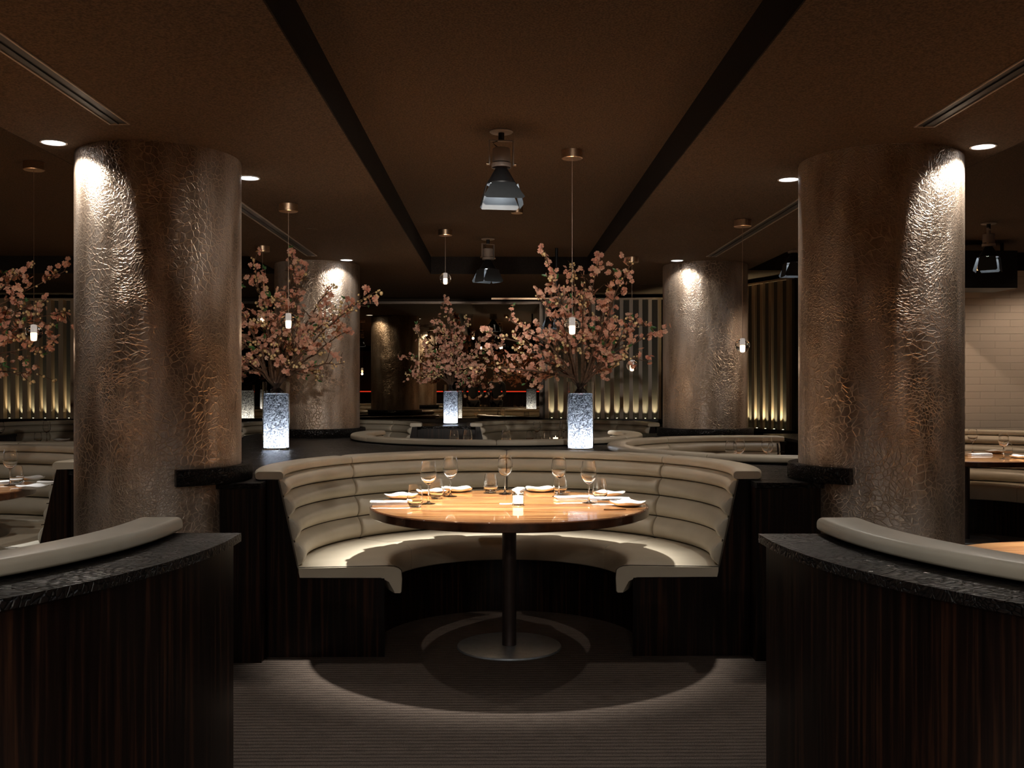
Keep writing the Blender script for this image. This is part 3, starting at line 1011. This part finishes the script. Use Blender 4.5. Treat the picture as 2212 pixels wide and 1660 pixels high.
def leafm(mb, c, d, L, rnd):
    d = d.normalized(); u = d.cross(Vector((0.2, 0.9, 0.3))).normalized(); w_ = d.cross(u)
    vs = [c, c + d * L * .35 + u * L * .18, c + d * L * .7 + u * L * .14, c + d * L, c + d * L * .7 - u * L * .14, c + d * L * .35 - u * L * .18, c + d * L * .5 + w_ * L * .06]
    mb.add(vs, [(0, 1, 6), (1, 2, 6), (2, 3, 6), (3, 4, 6), (4, 5, 6), (5, 0, 6)])


def rv(rnd): return Vector((rnd.gauss(0, 1), rnd.gauss(0, 1), rnd.gauss(0, 1))).normalized()


def arrangement(vx, vy, ends, seed, label, budshare=0.25, fsize=0.047, dens=1.0):
    """ends: branch tip positions relative to the vase's foot centre"""
    rnd = random.Random(seed)
    root = empty('blossom_branches', (vx, vy, 0.8803))
    tag(root, label, 'flower arrangement', 'blossom arrangements')
    for bi, e in enumerate(ends):
        e = Vector(e)
        wood = MB(); fl = MB(); bd = MB(); lf = MB()
        a = rnd.random() * 6.28
        side = Vector((e.x, e.y, 0)); sl = max(side.length, 1e-3)
        foot_ = Vector((-e.x / sl * 0.035 + rnd.uniform(-.02, .02), -e.y / sl * 0.035 + rnd.uniform(-.02, .02), 0.425))
        mouth = Vector((e.x / sl * 0.05 + rnd.uniform(-.02, .02), e.y / sl * 0.05 + rnd.uniform(-.02, .02), 0.53))
        c1 = mouth + Vector((e.x * 0.28, e.y * 0.28, (e.z - 0.53) * 0.42 + 0.06))
        pts = [foot_, mouth]
        n = 16; wob = Vector((0, 0, 0))
        for i in range(1, n + 1):
            t = i / n
            p = mouth * (1 - t) ** 2 + c1 * 2 * t * (1 - t) + e * t * t
            wob += rv(rnd) * 0.010
            pts.append(p + wob * min(1, t * 2))
        rads = [0.009] + [0.009 * (1 - t / (n + 1.5)) ** 0.8 + 0.0012 for t in range(n + 1)]
        wood.tube(pts, rads, 6)
        blen = (e - mouth).length
        spots = []
        cnt = int(blen * 23 * dens)
        for k in range(cnt):
            t = 0.22 + 0.78 * (k + rnd.random()) / cnt
            i = min(len(pts) - 2, 1 + int(t * n)); base = pts[i].lerp(pts[i + 1], rnd.random())
            axis = (pts[i + 1] - pts[i]).normalized()
            dr = (axis * 0.9 + rv(rnd) * 0.9); dr.z += 0.15; dr.normalize()
            L = rnd.uniform(0.05, 0.17) * (0.6 + 0.6 * (1 - t)) * (1.4 if rnd.random() < .2 else 1)
            q = [base]
            cur = dr.copy()
            for s_ in range(4):
                cur = (cur + rv(rnd) * 0.28).normalized()
                q.append(q[-1] + cur * L / 4)
            wood.tube(q, [0.0034, 0.003, 0.0025, 0.002, 0.0014], 4)
            isbud = rnd.random() < budshare
            if isbud:
                for j in range(rnd.randint(3, 6)):
                    b_ = q[rnd.randint(1, 4)] + rv(rnd) * 0.018
                    ball(bd, b_, rnd.uniform(0.007, 0.013))
            else:
                for j in range(rnd.randint(2, 5)):
                    b_ = q[rnd.choice((2, 3, 4, 4))] + rv(rnd) * 0.026
                    dd = rv(rnd); dd.y -= 0.5
                    flower(fl, b_, dd, fsize * rnd.uniform(0.70, 1.05), rnd)
            if rnd.random() < 0.12:
                for j in range(2): leafm(lf, q[-1], cur + rv(rnd) * .8, rnd.uniform(.03, .06), rnd)
        for j in range(4): ball(bd, pts[-1 - j] + rv(rnd) * 0.01, 0.008)
        w_ = wood.build('branch', M['bark'], root)
        if fl.f:
            o = fl.build('blossoms', M['petal'], w_, smooth=False); o['kind'] = 'stuff'
        o = bd.build('buds', M['bud'], w_); o['kind'] = 'stuff'
        if lf.f:
            o = lf.build('leaves', M['leaf'], w_, smooth=False); o['kind'] = 'stuff'


def ends_from(vx, vy, dist, tips, seed):
    r = random.Random(seed); out = []
    for px, v in tips:
        dd = dist + r.uniform(-0.42, 0.38)
        x, y, z = from_photo(px, v, dist=dd)
        out.append((x - vx, y - vy, z - 0.8803))
    return out


tipsR = [(1160, 550), (1190, 600), (1240, 565), (1285, 548), (1335, 590), (1362, 575), (1355, 680), (1402, 700), (1424, 718), (1385, 775), (1330, 790), (1300, 660),
         (1150, 640), (1090, 690), (1040, 720), (1010, 800), (1075, 820), (1130, 770), (1230, 680), (1305, 800), (1175, 700), (1260, 620), (1190, 810)]
arrangement(0.607, 7.42, ends_from(0.607, 7.42, 7.42, tipsR, 3), 31, 'tall spray of pink blossom branches in the vase right of centre', 0.16)
tipsL = [(540, 560), (575, 600), (632, 548), (660, 570), (700, 660), (715, 620), (800, 630), (770, 660), (745, 730), (735, 795), (690, 800), (600, 640), (500, 600),
         (470, 680), (450, 760), (640, 700), (560, 700), (620, 780), (520, 780), (670, 740)]
arrangement(-1.67, 7.48, ends_from(-1.67, 7.48, 7.48, tipsL, 5), 52, 'spray of pink blossom branches in the left vase, in front of the back column', 0.28)
tipsF = [(965, 650), (935, 690), (900, 720), (870, 770), (880, 810), (1010, 690), (1050, 720), (1085, 740), (1040, 790), (985, 740), (920, 760), (1060, 830), (950, 790), (1020, 830), (965, 700), (1000, 770), (910, 820)]
arrangement(-0.60, 12.35, ends_from(-0.60, 12.35, 11.9, tipsF, 7), 73, 'pink blossom branches in the far vase in front of the mirror', 0.22, 0.05)
tipsG = [(430, 680), (470, 700), (520, 690), (545, 720), (555, 760), (440, 780), (490, 760), (530, 800)]
arrangement(-3.48, 12.3, ends_from(-3.48, 12.3, 11.9, tipsG, 8), 74, 'pink blossom branches mostly hidden behind the left column', 0.2, 0.05)
tipsE = [(60, 572), (140, 585), (150, 668), (135, 700), (125, 750), (80, 805), (30, 600), (-60, 560), (-120, 620), (20, 680), (60, 740), (-150, 720), (0, 790), (90, 650), (-40, 690)]
arrangement(-4.40, 7.35, ends_from(-4.40, 7.35, 7.35, tipsE, 9), 95, 'pink blossom branches reaching in at the left edge', 0.25)


# ------------------------------------------------------------------ slatted screens with uplights
def screen(name, label, p0, p1, pitch, depth, z0, z1, width=0.045, lights=True):
    p0 = Vector(p0); p1 = Vector(p1); L = (p1 - p0).length
    ang = atan2(p1.y - p0.y, p1.x - p0.x)
    root = empty(name, (p0.x, p0.y, z0), ang); tag(root, label, 'slatted screen')
    MB().box(0, L, 0, 0.03, 0, z1 - z0).build('back_panel', M['backing'], root, smooth=False)
    MB().box(0, L, -depth - 0.03, -0.0005, -0.03, -0.0005).build('ledge', M['wood'], root, smooth=False)
    MB().box(0, L, -depth - 0.01, -0.0005, z1 - z0 - 0.02, z1 - z0).build('top_rail', M['slat'], root, smooth=False)
    n = int(L / pitch)
    sl = None
    for i in range(n):
        x = pitch * (i + 0.5)
        if sl is None:
            sl = MB().box(-width / 2, width / 2, -depth, -0.0005, 0, z1 - z0 - 0.021).build('slat', M['slat'], root, smooth=False)
            o = sl
        else:
            o = sl.copy(); COL.objects.link(o); o.parent = root
        o.location = (x, 0, 0)
        if lights and i < n - 1:
            q = Matrix.Rotation(ang, 4, 'Z') @ Vector((x + pitch / 2, -0.035, 0))
            uplights.append((p0.x + q.x, p0.y + q.y, z0, name))
    return root


uplights = []
screen('slatted_screen', 'tall vertical slatted screen at the back, between the mirror and the right back column', (0.56, 12.72), (2.10, 12.50), 0.118, 0.10, 0.94, 2.46)
screen('slatted_screen', 'angled slatted screen right of the right back column', (2.15, 12.28), (3.00, 10.02), 0.150, 0.032, 0.90, 2.46, 0.05)
screen('slatted_screen', 'tall vertical slatted screen at the back wall, far left', (-7.4, 12.72), (-4.95, 12.72), 0.150, 0.10, 0.94, 2.46, 0.06)
up0 = None
for i, (x, y, z, nm) in enumerate(uplights):
    if up0 is None:
        up0 = empty('ledge_uplight')
        MB().lathe([(0, 0), (0.012, 0), (0.012, 0.006), (0, 0.006)], 12).build('housing', M['dark'], up0)
        MB().lathe([(0, 0.0062), (0.009, 0.0062), (0.009, 0.008), (0, 0.008)], 12).build('lens', M['uplamp'], up0)
        light('uplight_lamp', 'SPOT', (0, 0, 0.012), L_SLAT * 10, (1.0, 0.86, 0.55), aim=(0, 0.16, 1), size=46, blend=1.0, rad=0.006, parent=up0)
        o = up0
    else:
        o = copy_tree(up0)
    o.location = (x, y, z + 0.0003)
    tag(o, 'tiny warm uplight glowing at the foot of a gap between screen slats', 'uplight', 'uplights between the slats')
struct(MB().box(2.10, 2.20, 12.32, 13.15, 0, CH).build('wall_pier', M['black']))
struct(MB().box(2.98, 3.08, 9.85, 10.0, 0, CH).build('wall_return', M['black']))
tag(MB().box(-0.0, 1.2, 0, 0.02, 0, 0.022).build('ceiling_light_bar', M['brass'], loc=(-0.1, 12.9, CH - 0.03), smooth=False), 'thin tan metal strip under the ceiling above the mirror', 'trim strip')


# ------------------------------------------------------------------ lamps
def make_downlight():
    root = empty('recessed_downlight')
    MB().lathe([(0.052, 0.0), (0.060, 0.0), (0.061, -0.004), (0.053, -0.005), (0.052, -0.004)], 40, closed=True).build('trim_ring', M['white'], root)
    MB().lathe([(0, -0.0015), (0.0515, -0.0015), (0.0515, -0.0005), (0, -0.0005)], 40).build('lens', M['down'], root)
    light('downlight_lamp', 'SPOT', (0, 0, -0.008), L_DOWN, NEUT, aim=(0, 0, -1), size=138, blend=0.35, rad=0.018, parent=root)
    return root


DL0 = make_downlight()
for i, (x, y, lab) in enumerate([(-2.10, 4.72, 'round lit ceiling downlight left of the left near column'), (-1.38, 5.51, 'round lit downlight just right of the left near column'),
                                 (1.61, 5.51, 'round lit downlight just left of the right near column'), (2.32, 4.74, 'round lit ceiling downlight right of the right near column'),
                                 (-1.39, 9.09, 'round lit downlight above the scallop of the left back column'), (1.63, 9.09, 'round lit downlight above the scallop of the right back column'),
                                 (-2.10, 9.95, 'round downlight behind the left back column')]):
    o = DL0 if i == 0 else copy_tree(DL0)
    o.location = (x, y, CH - 0.0005)
    if i not in (1, 2):      # the lamps that graze a column's front burn lower
        for ch in o.children:
            if ch.type == 'LIGHT': ch.data = ch.data.copy(); ch.data.energy = L_DOWN * (0.36 if i < 4 else 0.15)
    tag(o, lab, 'downlight', 'recessed downlights')


for i, (x, y, z, lab) in enumerate([(-1.75, -0.90, CH, 'added fill downlight behind the viewer at left'), (1.95, -0.90, CH, 'added fill downlight behind the viewer at right'),
                                    (0.10, -2.60, CU, 'added fill downlight in the coffer behind the viewer, nearer one'), (0.10, -5.20, CU, 'added fill downlight in the coffer behind the viewer, farther one'),
                                    (-1.75, -4.4, CH, 'added far fill downlight behind the viewer at left'), (1.95, -4.4, CH, 'added far fill downlight behind the viewer at right'),
                                    (3.60, 8.95, CU, 'added downlight washing the brick wall, hidden by the right near column'), (5.45, 8.95, CU, 'added downlight washing the brick wall, beyond the right edge')]):
    o = copy_tree(DL0); o.location = (x, y, z - 0.0005); tag(o, lab, 'downlight', 'recessed downlights')
    for ch in o.children:
        if ch.type == 'LIGHT' and i < 6:
            ch.data = ch.data.copy(); ch.data.energy = L_FILL * (0.6 if i < 2 else 1.0); ch.data.spot_size = radians(165)  # unseen fill lamps, added to brighten the column fronts
        elif ch.type == 'LIGHT':
            ch.data = ch.data.copy(); ch.data.energy = 42; ch.data.color = (1.0, 0.76, 0.55)  # unseen wash lamps, added to brighten the brick wall


def make_spot(flare, power, col):
    root = empty('theatre_spotlight')
    MB().lathe([(0, 0), (0.060, 0), (0.062, -0.003), (0.056, -0.008), (0, -0.008)], 40).build('ceiling_plate', M['grey'], root)
    MB().lathe([(0, -0.0082), (0.016, -0.0082), (0.016, -0.045), (0, -0.045)], 20).build('stem', M['dark'], root)
    y = MB(); y.box(-0.066, 0.066, -0.009, 0.009, -0.051, -0.0455); y.box(-0.066, -0.060, -0.009, 0.009, -0.178, -0.051); y.box(0.060, 0.066, -0.009, 0.009, -0.178, -0.051)
    y.build('yoke', M['grey'], root, smooth=False)
    for sx in (-1, 1):
        k = MB(); k.tube([(sx * 0.0605, 0, -0.172), (sx * 0.078, 0, -0.172)], 0.008, 12); k.build('knob', M['brass'], root)
    MB().tube([(-0.02, 0, -0.0505), (-0.045, 0, -0.06), (-0.03, 0, -0.075), (-0.012, 0, -0.088)], 0.003, 6).build('cable', M['dark'], root)
    MB().lathe([(0, -0.088), (0.040, -0.088), (0.046, -0.092), (0.047, -0.162), (0.044, -0.162), (0.043, -0.10), (0, -0.10)], 40).build('housing', M['grey'], root)
    MB().lathe([(0.030, -0.165), (0.052, -0.168), (0.052, -0.190), (0.047, -0.190), (0.046, -0.172), (0.030, -0.170)], 40, closed=True).build('collar', M['grey'], root)
    MB().lathe([(0, -0.192), (0.030, -0.192), (0.077, -0.272), (0.080, -0.272), (0.080, -0.279), (0.076, -0.279), (0.074, -0.272), (0.028, -0.197), (0, -0.197)], 48).build('cone', M['dark'], root)
    MB().lathe([(0, -0.2600), (0.060, -0.2600), (0.060, -0.2640), (0, -0.2640)], 32).build('lens', M['lens'], root)
    for k in range(4):
        a = k * pi / 2
        fl = flare[k]
        w0, w1, L = 0.060, (0.105 if k % 2 == 0 else 0.075), 0.115
        t = 0.002
        d = MB()
        dx = sin(fl); dz = -cos(fl)
        vs = []
        for tt in (0, t):
            for u, s_ in ((-w0, 0), (w0, 0), (w1, 0.88), (w1 * 0.88, 1), (-w1 * 0.88, 1), (-w1, 0.88)):
                vs.append((u, -0.079 - dx * L * s_ - tt * cos(fl), -0.2795 + dz * L * s_ + tt * dx * -1))
        d.add(vs, [(0, 1, 2, 3, 4, 5), (11, 10, 9, 8, 7, 6)] + [(i, 6 + i, 6 + (i + 1) % 6, (i + 1) % 6) for i in range(6)])
        d.build('barn_door', M['door'], root, smooth=False, rot=(0, 0, a))
    light('spot_lamp', 'SPOT', (0, 0, -0.298), power, col, aim=(0, 0, -1), size=60, blend=1.0, rad=0.03, parent=root)
    return root


SP = [(0.012, 5.2, CU, 0.12, 'near theatre spotlight with barn doors hanging above the main table', False),
      (-0.10, 9.0, CU, 0.6, 'far theatre spotlight with nearly closed barn doors, centre of the coffer', True),
      (2.53, 8.5, CU, 0.2, 'theatre spotlight half hidden by the right near column', True),
      (4.0, 8.08, CU, 1.0, 'theatre spotlight in front of the black box at the brick wall', True),
      (-3.5, 5.75, CU, 0.3, 'theatre spotlight above the left edge table, outside the view', True),
      (-3.6, 9.0, CU, 0.0, 'theatre spotlight above the left back booth, hidden by the column', True),
      (0.10, 1.30, CU, 0.3, 'theatre spotlight above the aisle in front of the viewer', False),
      (2.56, 3.55, CU, 0.3, 'theatre spotlight above the right foreground table, outside the view', False),
      (-2.45, 3.3, CU, 0.3, 'theatre spotlight above the left foreground table, outside the view', False)]
sp_near = make_spot([radians(a) for a in (36, 14, 4, 14)], L_SPOT, (1.0, 0.95, 0.86))
sp_far = make_spot([radians(a) for a in (5, 8, 14, 8)], L_SPOT_FAR, COOL)
un = uf = False
for (x, y, z, rz, lab, far) in SP:
    if far:
        o = copy_tree(sp_far) if uf else sp_far; uf = True
    else:
        o = copy_tree(sp_near) if un else sp_near; un = True
    o.location = (x, y, z - 0.0005); o.rotation_euler = (0, 0, rz)
    if abs(x - 2.53) < 0.01:
        for ch in o.children:
            if ch.type == 'LIGHT': ch.data = ch.data.copy(); ch.data.energy = 150; ch.data.spot_size = radians(48); ch.rotation_euler = (Vector((2.2, 7.25, TT)) - Vector((x, y, z - 0.42))).to_track_quat('-Z', 'Y').to_euler(); ch.location = (0, 0, -0.42); o.rotation_euler = (0, 0, 0)
    tag(o, lab, 'spotlight', 'theatre spotlights with barn doors')
for i, (x, y, rz, tgt, lab) in enumerate([(0.50, 2.2, 0.1, (0.60, 7.4, 1.85), 'added theatre spotlight overhead aimed at the right blossoms, outside the view'),
                                          (-0.42, 2.2, 0.5, (-1.35, 7.5, 1.85), 'added theatre spotlight overhead aimed at the left blossoms, outside the view'),
                                          (0.05, 2.3, -0.2, (-0.45, 12.2, 1.75), 'added theatre spotlight overhead aimed at the far blossoms, outside the view'),
                                          (-3.3, 2.3, 0.2, (-4.10, 7.4, 1.85), 'added theatre spotlight in the left coffer aimed at the left edge blossoms, outside the view')]):
    o = copy_tree(sp_far); o.location = (x, y, CU - 0.0005); o.rotation_euler = (0, 0, 0)  # extra spots out of view, added to brighten the blossoms
    tag(o, lab, 'spotlight', 'theatre spotlights with barn doors')
    for ch in o.children:
        d = Vector(tgt) - Vector((x, y, CU - 0.42))
        if ch.type == 'LIGHT':
            ch.data = ch.data.copy(); ch.data.energy = L_ACCENT * (3.0 if i == 2 else 1.0); ch.data.color = NEUT; ch.data.spot_size = radians(30 if i != 2 else 18)
            ch.location = (0, 0, -0.42); ch.rotation_euler = d.to_track_quat('-Z', 'Y').to_euler()
# spotlight on a long stem seen through the blossoms
o = copy_tree(sp_far); x, y, _ = from_photo(1202, 600, dist=9.6); o.location = (x, y, 2.30); tag(o, 'theatre spotlight on a long stem seen through the right blossoms', 'spotlight', 'theatre spotlights with barn doors')
MB().tube([(0, 0, 0.0005), (0, 0, CU - 2.30 - 0.001)], 0.014, 12).build('long_stem', M['dark'], o)


def pendant(px, v_can, vg, dist, ceil_z, label, canopy_r=0.060):
    x, y, _ = from_photo(px, v_can, dist=dist)
    zg = from_photo(px, vg, dist=dist)[2]
    root = empty('globe_pendant', (x, y, ceil_z - 0.0005)); tag(root, label, 'pendant light', 'glass globe pendants')
    MB().lathe([(0, 0), (canopy_r, 0), (canopy_r, -0.044), (canopy_r - 0.004, -0.047), (0, -0.047)], 40).build('canopy', M['brass'], root, angle=30)
    if vg is None: return root
    h = ceil_z - zg; r = 0.050
    MB().tube([(0, 0, -0.0475), (0, 0, -(h - r))], 0.0016, 6).build('cord', M['cord'], root)
    g = MB()
    m = 20
    g.lathe([(max(r * sin(pi * i / m), 0), -r * cos(pi * i / m) - h) for i in range(m + 1)], 36)
    g.build('glass_globe', M['glass'], root, angle=60, recalc=False)
    MB().lathe([(0, -0.001 - h), (0.0125, -0.001 - h), (0.0125, -0.036 - h), (0, -0.036 - h)], 20).build('lamp_tube', M['bulb'], root)
    MB().lathe([(0, 0.036 - h), (0.0125, 0.036 - h), (0.0125, 0.001 - h), (0, 0.001 - h)], 20).build('lamp_holder', M['holder_glow'], root)
    light('pendant_lamp', 'POINT', (0, 0, -h - 0.075), 1.2, (1.0, 0.72, 0.48), rad=0.02, parent=root)
    return root


pendant(73, 352, 719, 5.92, CU, 'glass globe pendant in front of the left-edge blossoms')
pendant(623, 452, 693, 6.30, CH, 'glass globe pendant in front of the left blossoms, right of the left near column')
pendant(567, 532, 688, 8.2, CH, 'small globe pendant behind the left blossoms, its lamp almost hidden')
pendant(962, 499, 602, 8.5, CU, 'small globe pendant high over the far vase')
pendant(1236, 322, 704, 5.62, CU, 'glass globe pendant hanging in front of the right blossoms')
pendant(1365, 557, 790, 8.9, CH, 'small globe pendant low right of the right blossoms')
pendant(1604, 477, 746, 6.9, CH, 'globe pendant in front of the right back column edge')
x, y, _ = from_photo(1117, 449, dist=7.4)
tag(MB().lathe([(0, 0), (0.045, 0), (0.045, -0.044), (0.041, -0.047), (0, -0.047)], 32).build('ceiling_canopy', M['brass'], loc=(x, y, CU - 0.0005), angle=30), 'small copper ceiling canopy behind the near spotlight', 'ceiling canopy')


# ------------------------------------------------------------------ slot air diffusers and small ceiling fittings
def diffuser(x, y0, y1, label):
    root = empty('slot_diffuser', (x, y0, CH - 0.0005)); tag(root, label, 'air diffuser', 'linear slot diffusers')
    L = y1 - y0; W = 0.046
    f = MB()
    f.box(-W, -W + 0.008, 0, L, -0.006, 0); f.box(W - 0.008, W, 0, L, -0.006, 0)
    f.box(-W + 0.008, W - 0.008, L - 0.008, L, -0.006, 0); f.box(-W + 0.008, W - 0.008, 0, 0.008, -0.006, 0)
    f.build('frame', M['grey'], root, smooth=False)
    MB().box(-W + 0.0085, W - 0.0085, 0.0085, L - 0.0085, -0.002, -0.0005).build('slot', M['dark'], root, smooth=False)
    for dx in (-0.004,):
        MB().box(dx - 0.0025, dx + 0.0025, 0.0085, L - 0.0085, -0.007, -0.0025).build('blade', M['dark'], root, smooth=False)


diffuser(-1.66, 1.2, 4.38, 'long slot air diffuser in the ceiling at the upper left')
diffuser(1.88, 1.2, 4.38, 'long slot air diffuser in the ceiling at the upper right')
diffuser(-1.65, 5.9, 8.80, 'slot air diffuser in the ceiling behind the left near column')
diffuser(1.88, 5.9, 8.80, 'slot air diffuser in the ceiling left of the right near column')
for px, v, lab in ((1549, 498, 'small flat ceiling disc left of the right bronze pendant canopy'), (672, 495, 'small flat ceiling disc right of the left pendant canopy'), (1392, 614, 'small flat ceiling disc near the right back column')):
    x, y, _ = from_photo(px, v, dist=1.15 * FPX / (834 - v))
    tag(MB().lathe([(0, 0), (0.045, 0), (0.042, -0.006), (0, -0.008)], 32).build('sprinkler_cover', M['ceil'], loc=(x, y, CH - 0.0005)), lab, 'ceiling disc', 'flat ceiling discs')

# black box hanging at the brick wall
x0, _, _ = from_photo(2060, 600, dist=9.0); x1, _, _ = from_photo(2203, 600, dist=9.0)
bx = empty('ceiling_speaker_box', ((x0 + x1) / 2, 9.2, CU - 0.0005)); tag(bx, 'black box hanging below the ceiling in front of the brick wall', 'black box')
W = (x1 - x0) / 2
MB().box(-W, W, -0.22, 0.22, -0.44, -0.10).build('body', M['dark'], bx, smooth=False)
for sx in (-1, 1):
    MB().box(sx * (W - 0.03) - 0.01, sx * (W - 0.03) + 0.01, -0.015, 0.015, -0.0995, 0).build('hanger', M['dark'], bx, smooth=False)
ox = from_photo(2116, 578, dist=8.98)
MB().box(-0.02, 0.02, -0.004, 0, -0.02, 0.02).build('indicator', M['orange'], bx, loc=(ox[0] - (x0 + x1) / 2, -0.2205, ox[2] - CU), smooth=False)

# ------------------------------------------------------------------ what stands behind the viewer, seen only in the mirror
rs = empty('bar_back', (0, Y0 + 0.02, 0)); tag(rs, 'dark bar front with a red light line, seen small in the mirror', 'bar')
MB().box(-6, 6, 0.0, 0.35, 0, 1.10).build('bar_body', M['wood'], rs, smooth=False)
MB().box(-6, 6, 0.30, 0.34, 1.1205, 1.16).build('red_strip', M['red'], rs, smooth=False)
MB().box(-6, 6, 0, 0.40, 1.1005, 1.12).build('bar_top', M['croc'], rs, smooth=False)
light('bar_glow', 'AREA', (0, Y0 + 1.2, 2.3), 40, WARM, aim=(0, Y0, 1.4), size=(8, 0.4))


# two people standing behind the viewer, their reflection is just visible below the far blossoms
def skin_mesh(name, chains, material, parent, levels=2):
    vs = []; es = []; rad = []
    for base, pts in chains:
        prev = base
        for p in pts:
            vs.append(p[:3]); rad.append(p[3:]); k = len(vs) - 1
            if prev is not None: es.append((prev, k))
            prev = k
    me = bpy.data.meshes.new(name); me.from_pydata(vs, es, [])
    o = bpy.data.objects.new(name, me); COL.objects.link(o); o.parent = parent
    me.materials.append(material)
    md = o.modifiers.new('Skin', 'SKIN'); md.use_smooth_shade = True
    import bmesh
    bm = bmesh.new(); bm.from_mesh(me)
    lay = bm.verts.layers.skin.verify()
    bm.verts.ensure_lookup_table()
    for i, v in enumerate(bm.verts):
        r = rad[i]; v[lay].radius = (r[0], r[1] if len(r) > 1 else r[0]); v[lay].use_root = (i == 0)
    bm.to_mesh(me); bm.free()
    o.modifiers.new('Sub', 'SUBSURF').levels = levels; o.modifiers['Sub'].render_levels = levels
    return o


def person(x, y, rz, label, lean):
    r = empty('person', (x, y, 0), rz); tag(r, label, 'person')
    def arm(s, bend):
        return [(s * .20, 0, 1.42, .055), (s * .245, .01, 1.15, .043), (s * .22, .17 + bend, 1.06, .034), (s * .20, .25 + bend, 1.06, .024), (s * .195, .31 + bend, 1.06, .034, .018)]
    def leg(s): return [(s * .10, 0, .90, .085), (s * .11, .012, .50, .06), (s * .11, -.01, .10, .038), (s * .11, .05, .035, .04, .03), (s * .11, .14, .03, .035, .022)]
    torso = [(0, 0, .96, .15, .105), (0, 0, 1.12, .135, .095), (0, 0, 1.30, .16, .11), (0, 0, 1.42, .14, .09), (0, 0.01, 1.50, .055, .055), (0, .02, 1.60, .072, .085), (0, .02, 1.69, .075, .088)]
    ch = [(None, torso)]
    n = len(torso)
    for s_ in (-1, 1):
        ch.append((3, arm(s_, lean))); hand = n + 4; n += 5
        for f in range(4):
            fx = s_ * .195 + (f - 1.5) * .017
            L = (.032, .038, .035, .028)[f]
            ch.append((hand, [(fx, .35 + lean, 1.057, .0085), (fx, .35 + lean + L, 1.045, .0075), (fx, .35 + lean + L * 1.5, 1.02, .006)])); n += 3
        ch.append((hand - 1, [(s_ * .165, .29 + lean, 1.065, .011), (s_ * .150, .325 + lean, 1.062, .009)])); n += 2
    for s_ in (-1, 1):
        ch.append((0, leg(s_))); n += 5
    b = skin_mesh('body', ch, M['skin'], r)
    # clothing: jacket and trousers slightly outside the body
    cj = [(None, [(0, 0, .93, .165, .12), (0, 0, 1.12, .15, .11), (0, 0, 1.30, .175, .122), (0, 0, 1.43, .155, .10)])]
    for s_ in (-1, 1): cj.append((3, [(s_ * .20, 0, 1.42, .068), (s_ * .247, .01, 1.15, .056), (s_ * .222, .15 + lean, 1.06, .045)]))
    skin_mesh('jacket', cj, M['cloth'], r)
    ct = [(None, [(0, 0, .95, .155, .11)])]
    for s_ in (-1, 1): ct.append((0, [(s_ * .10, 0, .88, .10), (s_ * .112, .012, .50, .074), (s_ * .112, -.01, .09, .055)]))
    skin_mesh('trousers', ct, M['cloth'], r)
    hr = MB(); ball(hr, (0, .0, 0), 1.0, 16)
    h = MB()
    n_ = 16; vs = []; fs = []
    for i in range(9):
        ph = pi * 0.62 * i / 8
        for k in range(n_):
            a = 2 * pi * k / n_
            front = max(0, sin(a)) * max(0, (ph - .9)) * .07
            vs.append((.086 * sin(ph) * cos(a), .103 * sin(ph) * sin(a) * (1 - front * 6) - .012, .112 * cos(ph)))
    for i in range(8):
        for k in range(n_):
            k2 = (k + 1) % n_; fs.append((i * n_ + k, i * n_ + k2, (i + 1) * n_ + k2, (i + 1) * n_ + k))
    h.add(vs, fs); h.build('hair', M['hair'], r, loc=(0, .012, 1.675))
    nz = MB(); nz.add([(-.012, .098, 1.615), (.012, .098, 1.615), (0, .128, 1.622), (0, .10, 1.66)], [(0, 1, 2), (0, 2, 3), (1, 3, 2), (0, 3, 1)]); nz.build('nose', M['skin'], r)
    for s_ in (-1, 1):
        e = MB(); ball(e, (s_ * .03, .094, 1.655), .012, 8); e.build('eye', M['china'], r)
        e = MB(); e.tube([(s_ * .076, .01, 1.62), (s_ * .086, .0, 1.645), (s_ * .080, .005, 1.67)], [.008, .012, .008], 8); e.build('ear', M['skin'], r)
    mo = MB(); mo.tube([(-.02, .098, 1.585), (0, .105, 1.583), (.02, .098, 1.585)], [.003, .005, .003], 8); mo.build('mouth', M['red_lip'], r)


M['red_lip'] = plain('lips', (0.35, 0.12, 0.10), 0.5, noise=0.05)
person(-0.72, -1.75, 0.05, 'left one of two people in dark clothes, reflected in the mirror below the far blossoms', 0.0)
person(-0.08, -1.95, 0.25, 'right one of two people in dark clothes, reflected in the mirror below the far blossoms', 0.03)
